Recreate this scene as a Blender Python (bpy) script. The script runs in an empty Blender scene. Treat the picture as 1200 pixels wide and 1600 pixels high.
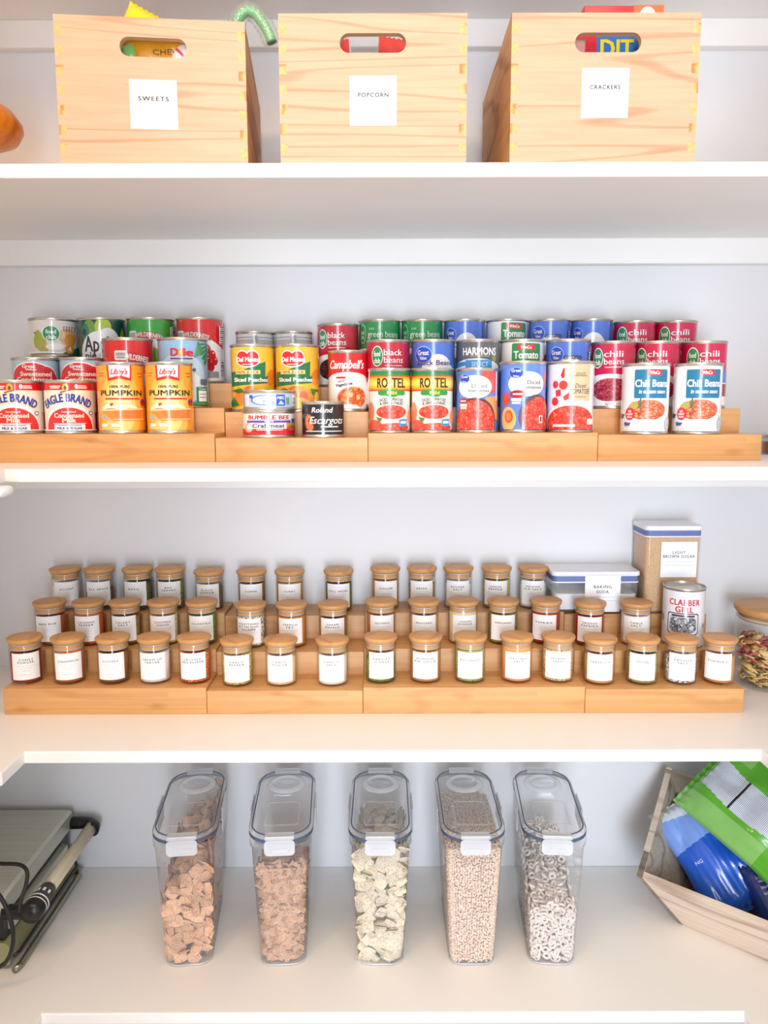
import bpy, math, random
from mathutils import Vector, Matrix, noise
from mathutils.geometry import tessellate_polygon

# ------------------------------------------------------------------ camera, light, exposure
SC = bpy.context.scene
COL = SC.collection
R = math.radians
CZ = 1.45                      # height of the lens above the floor
PITCH = 7.47
cam = bpy.data.objects.new('camera', bpy.data.cameras.new('camera'))
COL.objects.link(cam)
cam.data.sensor_fit = 'VERTICAL'; cam.data.sensor_height = 36.0; cam.data.lens = 27.0
cam.data.clip_start = 0.02
cam.location = (0, 0, CZ)
cam.rotation_euler = (Matrix.Rotation(R(90-PITCH), 4, 'X') @ Matrix.Rotation(R(-0.16), 4, 'Z')).to_euler()
SC.camera = cam
SC.view_settings.view_transform = 'Standard'
SC.view_settings.look = 'None'
SC.view_settings.gamma = 1.0
SC.view_settings.use_curve_mapping = False
SC.view_settings.exposure = 0.28
SC.cycles.use_denoising = True
SC.cycles.max_bounces = 8
SC.cycles.diffuse_bounces = 5
SC.cycles.transparent_max_bounces = 32
SC.cycles.caustics_reflective = False
SC.cycles.caustics_refractive = False

w = bpy.data.worlds.new('room_light'); SC.world = w; w.use_nodes = True
bg = w.node_tree.nodes['Background']
bg.inputs[0].default_value = (1.0, 0.97, 0.94, 1); bg.inputs[1].default_value = 0.50

def area(name, loc, target, sx, sy, power, color):
    l = bpy.data.lights.new(name, 'AREA'); l.shape = 'RECTANGLE'; l.size = sx; l.size_y = sy
    l.energy = power; l.color = color
    o = bpy.data.objects.new(name, l); COL.objects.link(o); o.location = loc
    o.rotation_euler = (Vector(target)-Vector(loc)).to_track_quat('-Z', 'Y').to_euler()
    return o
area('ceiling_light', (0.1, -0.05, 2.95), (0.05, 1.1, 1.0), 1.3, 0.9, 21, (1.0, 0.85, 0.68))
area('window_light', (-0.16, -2.2, 1.65), (0, 1.3, 1.2), 0.22, 1.9, 15, (0.97, 0.98, 1.0))
area('window_light', (0.26, -2.2, 1.65), (0, 1.3, 1.2), 0.22, 1.9, 20, (0.95, 0.97, 1.0))
area('warm_lamp', (-0.80, -0.05, 2.5), (-0.75, 1.4, 1.3), 0.3, 0.3, 6.0, (1.0, 0.55, 0.25))
area('cool_window', (0.08, -1.9, 0.75), (0.35, 1.4, 0.7), 0.8, 1.2, 46, (0.68, 0.81, 0.98))

# ------------------------------------------------------------------ photo geometry helpers
def dep(y, z): return y*math.cos(R(PITCH)) - (z-CZ)*math.sin(R(PITCH))
def X(px, y, z): return (px-600)/1200*dep(y, z)
def Z(v, y): return CZ + y*math.tan(math.atan((800-v)/1200)-R(PITCH))

def lin(c):
    out = []
    for v in c[:3]:
        v = v/255.0
        out.append(v/12.92 if v <= 0.04045 else ((v+0.055)/1.055)**2.4)
    return (*out, 1.0)

# ------------------------------------------------------------------ materials
MC = {}
def newmat(name):
    m = bpy.data.materials.new(name); m.use_nodes = True
    return m, m.node_tree, m.node_tree.nodes['Principled BSDF']
def plain(name, c, rough=0.5, metal=0.0, coat=0.0, spec=0.5):
    key = ('p', name, tuple(c), rough, metal, coat)
    if key in MC: return MC[key]
    m, t, b = newmat(name)
    b.inputs['Base Color'].default_value = lin(c); b.inputs['Roughness'].default_value = rough
    b.inputs['Metallic'].default_value = metal; b.inputs['Coat Weight'].default_value = coat
    b.inputs['Coat Roughness'].default_value = 0.08
    b.inputs['Specular IOR Level'].default_value = spec
    # faint procedural mottling so no surface is perfectly even
    n = t.nodes.new('ShaderNodeTexNoise'); n.inputs['Scale'].default_value = 60
    mx = t.nodes.new('ShaderNodeMix'); mx.data_type = 'RGBA'; mx.blend_type = 'MULTIPLY'
    mr = t.nodes.new('ShaderNodeMapRange'); mr.inputs[3].default_value = 0.95; mr.inputs[4].default_value = 1.05
    tc = t.nodes.new('ShaderNodeTexCoord')
    t.links.new(tc.outputs['Object'], n.inputs['Vector']); t.links.new(n.outputs['Fac'], mr.inputs[0])
    cb = t.nodes.new('ShaderNodeCombineColor')
    for i in range(3): t.links.new(mr.outputs[0], cb.inputs[i])
    mx.inputs[0].default_value = 1.0; mx.inputs[6].default_value = lin(c)
    t.links.new(cb.outputs[0], mx.inputs[7]); t.links.new(mx.outputs[2], b.inputs['Base Color'])
    MC[key] = m
    return m
def ramp_mat(name, tex, stops, rough=0.5, scale=(1, 1, 1), rot=(0, 0, 0), texset=None, bump=0.0, coat=0.0, warp=0.0):
    m, t, b = newmat(name)
    tc = t.nodes.new('ShaderNodeTexCoord'); mp = t.nodes.new('ShaderNodeMapping')
    mp.inputs['Scale'].default_value = scale; mp.inputs['Rotation'].default_value = rot
    t.links.new(tc.outputs['Object'], mp.inputs[0])
    x = t.nodes.new(tex)
    for k, v in (texset or {}).items():
        if k in x.inputs: x.inputs[k].default_value = v
        else: setattr(x, k, v)
    t.links.new(mp.outputs[0], x.inputs['Vector'])
    out = x.outputs['Fac'] if 'Fac' in x.outputs else x.outputs['Distance']
    if tex == 'ShaderNodeTexVoronoi' and (texset or {}).get('_cell'): out = x.outputs['Color']
    r = t.nodes.new('ShaderNodeValToRGB')
    e = r.color_ramp.elements
    while len(e) < len(stops): e.new(0.5)
    for i, (p, c) in enumerate(stops): e[i].position = p; e[i].color = lin(c)
    t.links.new(out, r.inputs[0]); t.links.new(r.outputs[0], b.inputs['Base Color'])
    b.inputs['Roughness'].default_value = rough; b.inputs['Coat Weight'].default_value = coat
    b.inputs['Coat Roughness'].default_value = 0.08
    if bump:
        bp = t.nodes.new('ShaderNodeBump'); bp.inputs['Strength'].default_value = bump; bp.inputs['Distance'].default_value = 0.001
        t.links.new(out, bp.inputs['Height']); t.links.new(bp.outputs[0], b.inputs['Normal'])
    return m
def wood(name, base, dark, seed=0, along='x', ring=38, rough=0.5, contrast=1.0, edge=0.55, stretch=1.0, strips=0.0):
    """sawn wood: noise-warped growth rings stretched along the board plus fine grain"""
    m, t, b = newmat(name)
    N = t.nodes.new; L = t.links.new
    tc = N('ShaderNodeTexCoord'); mp = N('ShaderNodeMapping')
    sc = {'x': (0.55, 4, 4), 'y': (4, 0.55, 4), 'z': (4, 4, 0.55)}[along]
    sc = tuple(v*stretch if v < 1 else v*(2-stretch) for v in sc)
    mp.inputs['Scale'].default_value = sc; mp.inputs['Location'].default_value = (seed*1.7, seed*0.9, seed*2.3)
    L(tc.outputs['Object'], mp.inputs[0])
    n1 = N('ShaderNodeTexNoise'); n1.inputs['Scale'].default_value = 2.2; n1.inputs['Detail'].default_value = 1.5
    L(mp.outputs[0], n1.inputs['Vector'])
    mu = N('ShaderNodeMath'); mu.operation = 'MULTIPLY'; mu.inputs[1].default_value = ring
    L(n1.outputs['Fac'], mu.inputs[0])
    si = N('ShaderNodeMath'); si.operation = 'SINE'; L(mu.outputs[0], si.inputs[0])
    mr = N('ShaderNodeMapRange'); mr.inputs[1].default_value = edge; mr.inputs[2].default_value = 1.0
    L(si.outputs[0], mr.inputs[0])
    mp2 = N('ShaderNodeMapping'); s2 = {'x': (8, 160, 160), 'y': (160, 8, 160), 'z': (160, 160, 8)}[along]
    mp2.inputs['Scale'].default_value = s2; L(tc.outputs['Object'], mp2.inputs[0])
    n2 = N('ShaderNodeTexNoise'); n2.inputs['Scale'].default_value = 1.0; n2.inputs['Detail'].default_value = 3
    L(mp2.outputs[0], n2.inputs['Vector'])
    a = N('ShaderNodeMath'); a.operation = 'MULTIPLY_ADD'; L(mr.outputs[0], a.inputs[0]); a.inputs[1].default_value = 0.7*contrast
    g = N('ShaderNodeMapRange'); g.inputs[1].default_value = 0.35; g.inputs[2].default_value = 0.8; g.inputs[4].default_value = 0.55*contrast
    L(n2.outputs['Fac'], g.inputs[0]); L(g.outputs[0], a.inputs[2])
    mx = N('ShaderNodeMix'); mx.data_type = 'RGBA'; mx.inputs[6].default_value = lin(base); mx.inputs[7].default_value = lin(dark)
    fac = a.outputs[0]
    if strips:       # laminated bamboo: thin strips of slightly different tone with a few node marks
        sx = N('ShaderNodeSeparateXYZ'); L(tc.outputs['Object'], sx.inputs[0])
        sm = N('ShaderNodeMath'); sm.operation = 'ADD'; L(sx.outputs[1], sm.inputs[0]); L(sx.outputs[2], sm.inputs[1])
        cx = N('ShaderNodeCombineXYZ'); L(sx.outputs[0], cx.inputs[0]); L(sm.outputs[0], cx.inputs[1]); cx.inputs[2].default_value = 0
        bk = N('ShaderNodeTexBrick'); L(cx.outputs[0], bk.inputs['Vector']); bk.inputs['Scale'].default_value = 1.0
        for k, v in (('Mortar Size', 0.0), ('Brick Width', 0.21), ('Row Height', 0.0075)): bk.inputs[k].default_value = v
        bk.inputs['Color1'].default_value = (0, 0, 0, 1); bk.inputs['Color2'].default_value = (1, 1, 1, 1)
        m1 = N('ShaderNodeMath'); m1.operation = 'MULTIPLY_ADD'; L(bk.outputs['Color'], m1.inputs[0]); m1.inputs[1].default_value = strips; L(fac, m1.inputs[2])
        vm = N('ShaderNodeMapping'); vm.inputs['Scale'].default_value = (11, 30, 30); vm.inputs['Location'].default_value = (seed*.37, seed*.21, 0); L(tc.outputs['Object'], vm.inputs[0])
        vo = N('ShaderNodeTexVoronoi'); vo.inputs['Scale'].default_value = 1.0; L(vm.outputs[0], vo.inputs['Vector'])
        kn = N('ShaderNodeMapRange'); kn.inputs[1].default_value = 0.22; kn.inputs[2].default_value = 0.04; kn.inputs[3].default_value = 0; kn.inputs[4].default_value = 0.5; L(vo.outputs['Distance'], kn.inputs[0])
        m2 = N('ShaderNodeMath'); m2.operation = 'ADD'; m2.use_clamp = True; L(m1.outputs[0], m2.inputs[0]); L(kn.outputs[0], m2.inputs[1]); fac = m2.outputs[0]
    L(fac, mx.inputs[0]); L(mx.outputs[2], b.inputs['Base Color'])
    b.inputs['Roughness'].default_value = rough
    return m
def clear(name, tint=(1, 1, 1), gloss=0.05, milky=0.0, milkcol=(0.85, 0.87, 0.9), ior=1.45, rough=0.02):
    """thin clear wall: lets light straight through, mirrors by fresnel, optional milkiness"""
    m = bpy.data.materials.new(name); m.use_nodes = True; t = m.node_tree; t.nodes.clear()
    N = t.nodes.new; L = t.links.new
    tr = N('ShaderNodeBsdfTransparent'); tr.inputs[0].default_value = (*tint, 1)
    gl = N('ShaderNodeBsdfGlossy'); gl.inputs['Roughness'].default_value = rough
    lw = N('ShaderNodeLayerWeight'); lw.inputs[0].default_value = 0.5
    pw = N('ShaderNodeMath'); pw.operation = 'POWER'; pw.inputs[1].default_value = 3.5; L(lw.outputs['Facing'], pw.inputs[0])
    ad = N('ShaderNodeMath'); ad.operation = 'MULTIPLY_ADD'; ad.inputs[1].default_value = 0.6; ad.inputs[2].default_value = gloss; ad.use_clamp = True
    L(pw.outputs[0], ad.inputs[0])
    mx = N('ShaderNodeMixShader'); L(ad.outputs[0], mx.inputs[0])
    src = tr
    if milky:
        df = N('ShaderNodeBsdfDiffuse'); df.inputs[0].default_value = (*milkcol, 1)
        m2 = N('ShaderNodeMixShader'); m2.inputs[0].default_value = milky
        L(tr.outputs[0], m2.inputs[1]); L(df.outputs[0], m2.inputs[2]); src = m2
    L(src.outputs[0], mx.inputs[1]); L(gl.outputs[0], mx.inputs[2])
    o = N('ShaderNodeOutputMaterial'); L(mx.outputs[0], o.inputs[0])
    return m

M_wall = ramp_mat('wall_paint', 'ShaderNodeTexNoise', [(0.3, (222, 222, 224)), (0.7, (228, 228, 230))], 0.6, texset={'Scale': 3.0})
M_shelf = ramp_mat('white_shelf_paint', 'ShaderNodeTexNoise', [(0.3, (240, 238, 235)), (0.7, (245, 243, 240))], 0.4, texset={'Scale': 4.0})
M_crate = [wood('pale_crate_wood', (208, 176, 146), (172, 120, 84), s, 'x', 76, contrast=0.62, edge=0.80, stretch=0.5) for s in (1, 4, 7)]
M_crate_side = wood('pale_crate_side_wood', (232, 186, 124), (180, 124, 66), 9, 'y', 50)
M_bamboo = [wood('bamboo_board', (218, 168, 110), (184, 124, 70), s, 'x', 70, rough=0.42, contrast=0.35, strips=0.28) for s in (2, 5, 8, 11)]
M_lid = wood('bamboo_lid_wood', (208, 156, 98), (180, 124, 68), 3, 'x', 60, rough=0.45, contrast=0.6)
M_glass = clear('jar_glass', (0.97, 0.98, 0.975), 0.03)
M_seal = clear('silicone_seal', (0.92, 0.9, 0.88), 0.05, 0.55, (0.85, 0.83, 0.8), rough=0.2)
M_plastic = clear('clear_plastic', (0.985, 0.987, 0.99), 0.02, 0.10, (0.93, 0.95, 1.0), rough=0.06)
M_lidplastic = clear('lid_plastic', (0.99, 0.99, 0.995), 0.02, 0.20, (0.97, 0.98, 1.0), rough=0.08)
M_latch = clear('latch_plastic', (0.95, 0.96, 0.98), 0.05, 0.5, (0.88, 0.91, 0.96), rough=0.15)
M_paper = plain('label_paper', (248, 248, 248), 0.6)
M_ink = plain('label_ink', (40, 40, 44), 0.6)
M_faint = plain('faint_ink', (190, 190, 195), 0.6)
M_tin = plain('tinplate', (205, 200, 192), 0.28, 0.85)
M_gasket = plain('blue_gasket', (78, 94, 122), 0.4)
M_white = plain('white_plastic', (240, 240, 246), 0.3)
M_black = plain('black_plastic', (22, 24, 23), 0.35)
M_rubber = plain('black_rubber', (26, 27, 26), 0.45)

# ------------------------------------------------------------------ mesh helpers
class MB:
    def __init__(s): s.v = []; s.f = []; s.m = []; s.s = []
    def add(s, vs, fs, mi=0, smooth=False, mtx=None):
        b = len(s.v)
        s.v += [tuple(mtx @ Vector(p)) for p in vs] if mtx is not None else [tuple(p) for p in vs]
        for f in fs: s.f.append(tuple(b+i for i in f)); s.m.append(mi); s.s.append(smooth)
        return s
    def box(s, x0, x1, y0, y1, z0, z1, mi=0, bev=0.0, mtx=None):
        if bev <= 0:
            vs = [(x, y, z) for x in (x0, x1) for y in (y0, y1) for z in (z0, z1)]
            fs = [(0, 1, 3, 2), (4, 6, 7, 5), (0, 4, 5, 1), (2, 3, 7, 6), (0, 2, 6, 4), (1, 5, 7, 3)]
            return s.add(vs, fs, mi, False, mtx)
        # chamfered box: 24 verts
        xs, ys, zs = (x0, x1), (y0, y1), (z0, z1); sg = (1, -1); vs = []; idx = {}
        for i in (0, 1):
            for j in (0, 1):
                for k in (0, 1):
                    for a in range(3):
                        p = [xs[i]+sg[i]*bev, ys[j]+sg[j]*bev, zs[k]+sg[k]*bev]
                        p[a] = (xs[i], ys[j], zs[k])[a]
                        idx[(i, j, k, a)] = len(vs); vs.append(tuple(p))
        fs = []
        for a in range(3):
            for e in (0, 1):
                o = [q for q in range(3) if q != a]
                ring = []
                for (p, q) in ((0, 0), (1, 0), (1, 1), (0, 1)):
                    c = [0, 0, 0]; c[a] = e; c[o[0]] = p; c[o[1]] = q; ring.append(idx[(*c, a)])
                fs.append(tuple(ring))
        for a in range(3):  # edges along axis a
            o = [q for q in range(3) if q != a]
            for p in (0, 1):
                for q in (0, 1):
                    c0 = [0, 0, 0]; c0[o[0]] = p; c0[o[1]] = q; c1 = list(c0); c1[a] = 1
                    fs.append((idx[(*c0, o[0])], idx[(*c1, o[0])], idx[(*c1, o[1])], idx[(*c0, o[1])]))
        for i in (0, 1):
            for j in (0, 1):
                for k in (0, 1): fs.append(tuple(idx[(i, j, k, a)] for a in range(3)))
        return s.add(vs, fs, mi, False, mtx)
    def lathe(s, prof, n=48, mi=0, cx=0, cy=0, smooth=True, mtx=None):
        """prof: list of (r, z); r = 0 closes with a fan"""
        vs = []; rings = []
        for r, z in prof:
            if r < 1e-7: rings.append([len(vs)]); vs.append((cx, cy, z))
            else:
                rings.append(list(range(len(vs), len(vs)+n)))
                vs += [(cx+r*math.cos(2*math.pi*i/n), cy+r*math.sin(2*math.pi*i/n), z) for i in range(n)]
        fs = []
        for a, b in zip(rings, rings[1:]):
            for i in range(n):
                j = (i+1) % n
                if len(a) == 1 and len(b) == 1: continue
                if len(a) == 1: fs.append((a[0], b[j], b[i]))
                elif len(b) == 1: fs.append((a[i], a[j], b[0]))
                else: fs.append((a[i], a[j], b[j], b[i]))
        return s.add(vs, fs, mi, smooth, mtx)
    def tube(s, pts, r, n=10, mi=0, closed=False, smooth=True):
        pts = [Vector(p) for p in pts]; vs = []; fs = []; N = len(pts)
        up = None
        for i, p in enumerate(pts):
            a = pts[(i-1) % N] if (closed or i > 0) else p
            b = pts[(i+1) % N] if (closed or i < N-1) else p
            d = (b-a).normalized()
            if up is None: up = d.orthogonal().normalized()
            up = (up - d*up.dot(d)).normalized(); sd = d.cross(up)
            rr = r[i] if isinstance(r, (list, tuple)) else r
            vs += [tuple(p + (up*math.cos(2*math.pi*k/n)+sd*math.sin(2*math.pi*k/n))*rr) for k in range(n)]
        for i in range(N if closed else N-1):
            for k in range(n):
                a, b = i*n+k, i*n+(k+1) % n; j = (i+1) % N
                fs.append((a, b, j*n+(k+1) % n, j*n+k))
        if not closed: fs += [tuple(reversed(range(n))), tuple(range((N-1)*n, N*n))]
        return s.add(vs, fs, mi, smooth)
    def loft(s, rings, mi=0, smooth=True, cap0=True, cap1=True, mtx=None):
        n = len(rings[0]); vs = [p for r in rings for p in r]; fs = []
        for i in range(len(rings)-1):
            for k in range(n): fs.append((i*n+k, i*n+(k+1) % n, (i+1)*n+(k+1) % n, (i+1)*n+k))
        s.add(vs, fs, mi, smooth, mtx)
        if cap0: s.add(rings[0], [tuple(reversed(range(n)))], mi, False, mtx)
        if cap1: s.add(rings[-1], [tuple(range(n))], mi, False, mtx)
        return s
    def mesh(s, name, mats):
        me = bpy.data.meshes.new(name); me.from_pydata(s.v, [], s.f)
        for m in (mats if isinstance(mats, (list, tuple)) else [mats]): me.materials.append(m)
        me.polygons.foreach_set('material_index', s.m); me.polygons.foreach_set('use_smooth', s.s)
        me.update(); return me
    def build(s, name, mats, parent=None, sharp=None):
        me = s.mesh(name, mats)
        if sharp: me.set_sharp_from_angle(angle=R(sharp))
        return link(name, me, parent)

def link(name, me, parent=None, loc=None, rotz=None):
    o = bpy.data.objects.new(name, me); COL.objects.link(o)
    if parent: o.parent = parent
    if loc: o.location = loc
    if rotz is not None: o.rotation_euler = (0, 0, rotz)
    return o
def tag(o, label=None, cat=None, group=None, kind=None):
    if label: o['label'] = label
    if cat: o['category'] = cat
    if group: o['group'] = group
    if kind: o['kind'] = kind
    return o
def thing(name, label, cat, loc=(0, 0, 0), rotz=0, group=None):
    o = bpy.data.objects.new(name, None); COL.objects.link(o); o.location = loc; o.rotation_euler = (0, 0, rotz)
    o.empty_display_size = 0.02
    return tag(o, label, cat, group)
def struct(name, mb, mat): return tag(mb.build(name, mat), kind='structure')
def rrect(w, h, r, n=6, cx=0, cy=0):
    pts = []
    for (sx, sy, a0) in ((1, 1, 0), (-1, 1, 90), (-1, -1, 180), (1, -1, 270)):
        for i in range(n+1):
            a = R(a0+90*i/n); pts.append((cx+sx*(w/2-r)+r*math.cos(a), cy+sy*(h/2-r)+r*math.sin(a)))
    return pts
def plate(mb, outer, holes, z0, z1, mi=0, mtx=None):
    """extrude a 2D outline with holes from z0 to z1"""
    loops = [outer]+holes
    flat = [p for l in loops for p in l]
    tris = tessellate_polygon([[Vector((p[0], p[1], 0)) for p in l] for l in loops])
    n = len(flat)
    vs = [(p[0], p[1], z0) for p in flat]+[(p[0], p[1], z1) for p in flat]
    fs = []
    for t in tris:
        a, b, c = [Vector((flat[i][0], flat[i][1])) for i in t]
        t = tuple(t)
        if (b-a).cross(c-a) < 0: t = t[::-1]
        fs.append(tuple(i+n for i in t)); fs.append(tuple(reversed(t)))
    b = 0
    for k, l in enumerate(loops):
        area2 = sum(l[i][0]*l[(i+1) % len(l)][1]-l[(i+1) % len(l)][0]*l[i][1] for i in range(len(l)))
        ccw = (area2 > 0) == (k == 0)
        for i in range(len(l)):
            j = (i+1) % len(l)
            q = (b+i, b+j, b+j+n, b+i+n)
            fs.append(q if ccw else q[::-1])
        b += len(l)
    return mb.add(vs, fs, mi, False, mtx)

# ------------------------------------------------------------------ flat and wrapped print
TXT = {}
def text2d(txt, bold=0.0, shear=0.0, space=1.0):
    key = (txt, bold, shear, space)
    if key in TXT: return TXT[key]
    cu = bpy.data.curves.new('lettering', 'FONT'); cu.body = txt; cu.size = 1.0; cu.resolution_u = 2
    cu.shear = shear; cu.space_character = space; cu.align_x = 'LEFT'
    o = bpy.data.objects.new('lettering', cu); COL.objects.link(o)
    dg = bpy.context.evaluated_depsgraph_get()
    me = o.evaluated_get(dg).to_mesh()
    vs = [(v.co.x, v.co.y) for v in me.vertices]
    fs = [tuple(p.vertices) for p in me.polygons]
    o.evaluated_get(dg).to_mesh_clear()
    bpy.data.objects.remove(o); bpy.data.curves.remove(cu)
    polys = []
    for f in fs:
        if len(f) == 3: polys.append([vs[i] for i in f])
        else:
            pts = [Vector((*vs[i], 0)) for i in f]
            for t in tessellate_polygon([pts]): polys.append([vs[f[i]] for i in t])
    xs = [p[0] for q in polys for p in q]; ys = [p[1] for q in polys for p in q]
    if not xs: polys = [[(0, 0), (.1, 0), (.1, .1)]]; xs = [0, .1]; ys = [0, .1]
    if bold > 0.008:          # heavier strokes: the glyphs again, nudged by the extra weight
        sh = [(-bold, 0), (bold, 0)] if bold <= 0.016 else [(-bold, -bold*.5), (bold, -bold*.5), (-bold, bold*.5), (bold, bold*.5)]
        polys = [[(p[0]+dx, p[1]+dy) for p in q]+[k] for k, (dx, dy) in enumerate(sh) for q in polys]
    TXT[key] = (polys, min(xs), max(xs), min(ys), max(ys))
    return TXT[key]
def clipx(poly, x, keep_right):
    out = []; n = len(poly)
    for i in range(n):
        a, b = poly[i], poly[(i+1) % n]
        ia = (a[0] >= x) if keep_right else (a[0] <= x); ib = (b[0] >= x) if keep_right else (b[0] <= x)
        if ia: out.append(a)
        if ia != ib:
            t = (x-a[0])/(b[0]-a[0]); out.append((x, a[1]+t*(b[1]-a[1])))
    return out
def shapes(items, r, H):
    """items -> list of (convex polygon in metres along the surface, colour, layer)"""
    out = []
    for li, it in enumerate(items):
        k = it[0]
        if k in 'RE':
            cx, cy, w_, h_, col = it[1:6]
            x0 = math.asin(max(-1, min(1, cx)))*r if abs(cx) <= 1 else cx*r; y0 = cy*H; W = w_*r; h = h_*H
            if k == 'R':
                rad = (it[6] if len(it) > 6 else 0)*min(W, h)
                pts = rrect(W, h, rad, 4, x0, y0) if rad else [(x0-W/2, y0-h/2), (x0+W/2, y0-h/2), (x0+W/2, y0+h/2), (x0-W/2, y0+h/2)]
            else: pts = [(x0+W/2*math.cos(2*math.pi*i/28), y0+h/2*math.sin(2*math.pi*i/28)) for i in range(28)]
            out.append((pts, col, li))
        elif k == 'P':
            pts = [(math.asin(max(-1, min(1, p[0])))*r, p[1]*H) for p in it[1]]
            for t in tessellate_polygon([[Vector((*p, 0)) for p in pts]]):
                out.append(([pts[i] for i in t], it[2], li))
        elif k == 'T':
            cx, cy, h_, txt, col = it[1:6]; op = it[6] if len(it) > 6 else {}
            polys, xa, xb, ya, yb = text2d(txt, op.get('b', 0.012), op.get('sh', 0), op.get('sp', 1.0))
            if 'asc' in op or True: ya0, yb0 = 0.0, 0.70      # cap height of the face
            s = h_*H/(yb0-ya0); W = (xb-xa)*s
            sx = s
            if 'w' in op: sx = op['w']*r/(xb-xa)
            x0 = math.asin(max(-1, min(1, cx)))*r; ym = (ya0+yb0)/2
            rot = R(op.get('rot', 0)); arc = op.get('arc', 0)
            for p in polys:
                q = []; cp = 0
                if not isinstance(p[-1], tuple): cp = p[-1]; p = p[:-1]
                for (px, py) in p:
                    u = (px-(xa+xb)/2)*sx; v = (py-ym)*s
                    if arc:
                        Ra = arc*r; a = u/Ra; u, v = (Ra+v)*math.sin(a), (Ra+v)*math.cos(a)-Ra
                    q.append((x0+u*math.cos(rot)-v*math.sin(rot), cy*H+u*math.sin(rot)+v*math.cos(rot)))
                out.append((q, col, li+0.2*cp))
    return out
def print_mesh(name, items, r, H, z0, base=None, curved=True, step=5.0, arc=None, rough=0.3, coat=1.0, yclip=True):
    """label: base sheet + items; curved = wrapped round a cylinder of radius r whose angle 0 faces -Y"""
    mats = []; cols = []; mb = MB(); normals = []
    def mi(c):
        if c not in cols:
            cols.append(c)
            mats.append(c if not isinstance(c, tuple) else plain('print', c, rough, 0, coat))
        return cols.index(c)
    lst = []
    if base is not None:
        a = arc if arc else 2*math.pi
        lst.append(([(-a/2*r, 0), (a/2*r, 0), (a/2*r, H), (-a/2*r, H)], base, -1))
    lst += shapes(items, r, H)
    st = R(step)*r; EPS = 0.00011
    for poly, col, layer in lst:
        if yclip:
            q = [(p[1], p[0]) for p in poly]; q = clipx(q, 0.0, True)
            if len(q) > 2: q = clipx(q, H, False)
            poly = [(p[1], p[0]) for p in q]
            if len(poly) < 3: continue
        m_ = mi(col); off = EPS*(layer+2)
        if not curved:
            vs = [(p[0], -off, z0+p[1]) for p in poly]
            ar = sum(poly[i][0]*poly[(i+1) % len(poly)][1]-poly[(i+1) % len(poly)][0]*poly[i][1] for i in range(len(poly)))
            f = tuple(range(len(vs))); mb.add(vs, [f if ar > 0 else f[::-1]], m_, False); continue
        xa = min(p[0] for p in poly); xb = max(p[0] for p in poly)
        k0 = math.floor(xa/st); k1 = math.ceil(xb/st)
        for k in range(k0, max(k1, k0+1)):
            q = clipx(poly, k*st, True)
            if len(q) < 3: continue
            q = clipx(q, (k+1)*st, False)
            if len(q) < 3: continue
            ar = sum(q[i][0]*q[(i+1) % len(q)][1]-q[(i+1) % len(q)][0]*q[i][1] for i in range(len(q)))
            if abs(ar) < 1e-11: continue
            if ar < 0: q = q[::-1]
            vs = []
            for (x, y) in q:
                t = (x/st-k); a0, a1 = R(step)*k, R(step)*(k+1); rr = r+off
                p0 = Vector((math.sin(a0)*rr, -math.cos(a0)*rr)); p1 = Vector((math.sin(a1)*rr, -math.cos(a1)*rr))
                p = p0.lerp(p1, t); vs.append((p.x, p.y, z0+y)); a = x/r
                normals.append((math.sin(a), -math.cos(a), 0))
            mb.add(vs, [tuple(range(len(vs)))], m_, True)
    me = mb.mesh(name, mats)
    if curved: me.normals_split_custom_set_from_vertices(normals)
    return me

# ------------------------------------------------------------------ the pantry itself
YF, YB = 1.08, 1.466          # shelf front edge, back wall
TH = 0.0191                   # shelf thickness
ZTOP = CZ+0.3305; ZCAN = CZ-0.0792; ZSPICE = CZ-0.4974; ZLOW = CZ-0.9249
ZUP = Z(29, YB-0.019)+TH
XL, XR = -0.533, 0.556        # inner corners of the U-shaped shelves
WL, WR = -1.0, 1.02
struct('wall_back', MB().box(WL-0.05, WR+0.05, YB, YB+0.05, 0, 2.75), M_wall)
struct('wall_left', MB().box(WL-0.05, WL, 0.35, YB+0.05, 0, 2.75), M_wall)
struct('wall_right', MB().box(WR, WR+0.05, 0.35, YB+0.05, 0, 2.75), M_wall)
struct('wall_light_blocker', MB().box(-2.4, -0.23, -0.42, -0.32, 0, 2.75), M_wall)  # unseen doorway wall, added to keep light off the left side
struct('ceiling', MB().box(WL-0.05, WR+0.05, 0.35, YB+0.05, 2.75, 2.8), M_wall)
M_floor = wood('floor_boards', (196, 178, 158), (160, 140, 118), 6, 'x', 30)
struct('floor', MB().box(-2.4, 2.4, -2.6, YB+0.05, -0.05, 0), M_floor)
SH = [(ZUP, 'white shelf board above the three wooden crates, cut off by the top of the photo'),
      (ZTOP, 'white shelf board holding the three wooden crates'),
      (ZCAN, 'white shelf board holding the bamboo steps of canned food'),
      (ZSPICE, 'white shelf board holding the bamboo steps of spice jars'),
      (ZLOW, 'white bottom shelf board holding the five cereal containers')]
for i, (z, lab) in enumerate(SH):
    out = [(WL, YB), (WL, 1.012), (XL, 1.012), (XL, YF), (XR, YF), (XR, 0.45), (WR, 0.45), (WR, YB)]
    mb = MB(); plate(mb, out, [], z-TH, z)
    o = mb.build('pantry_shelf', M_shelf); tag(o, lab, 'shelf', 'white pantry shelves')
    bv = o.modifiers.new('soft_edge', 'BEVEL'); bv.width = 0.002; bv.segments = 2; bv.limit_method = 'ANGLE'
    struct('trim_%d' % (i+1), MB().box(WL, WR, YB-0.019, YB, z-TH-0.046, z-TH, 0, 0.0015), M_shelf)
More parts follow.
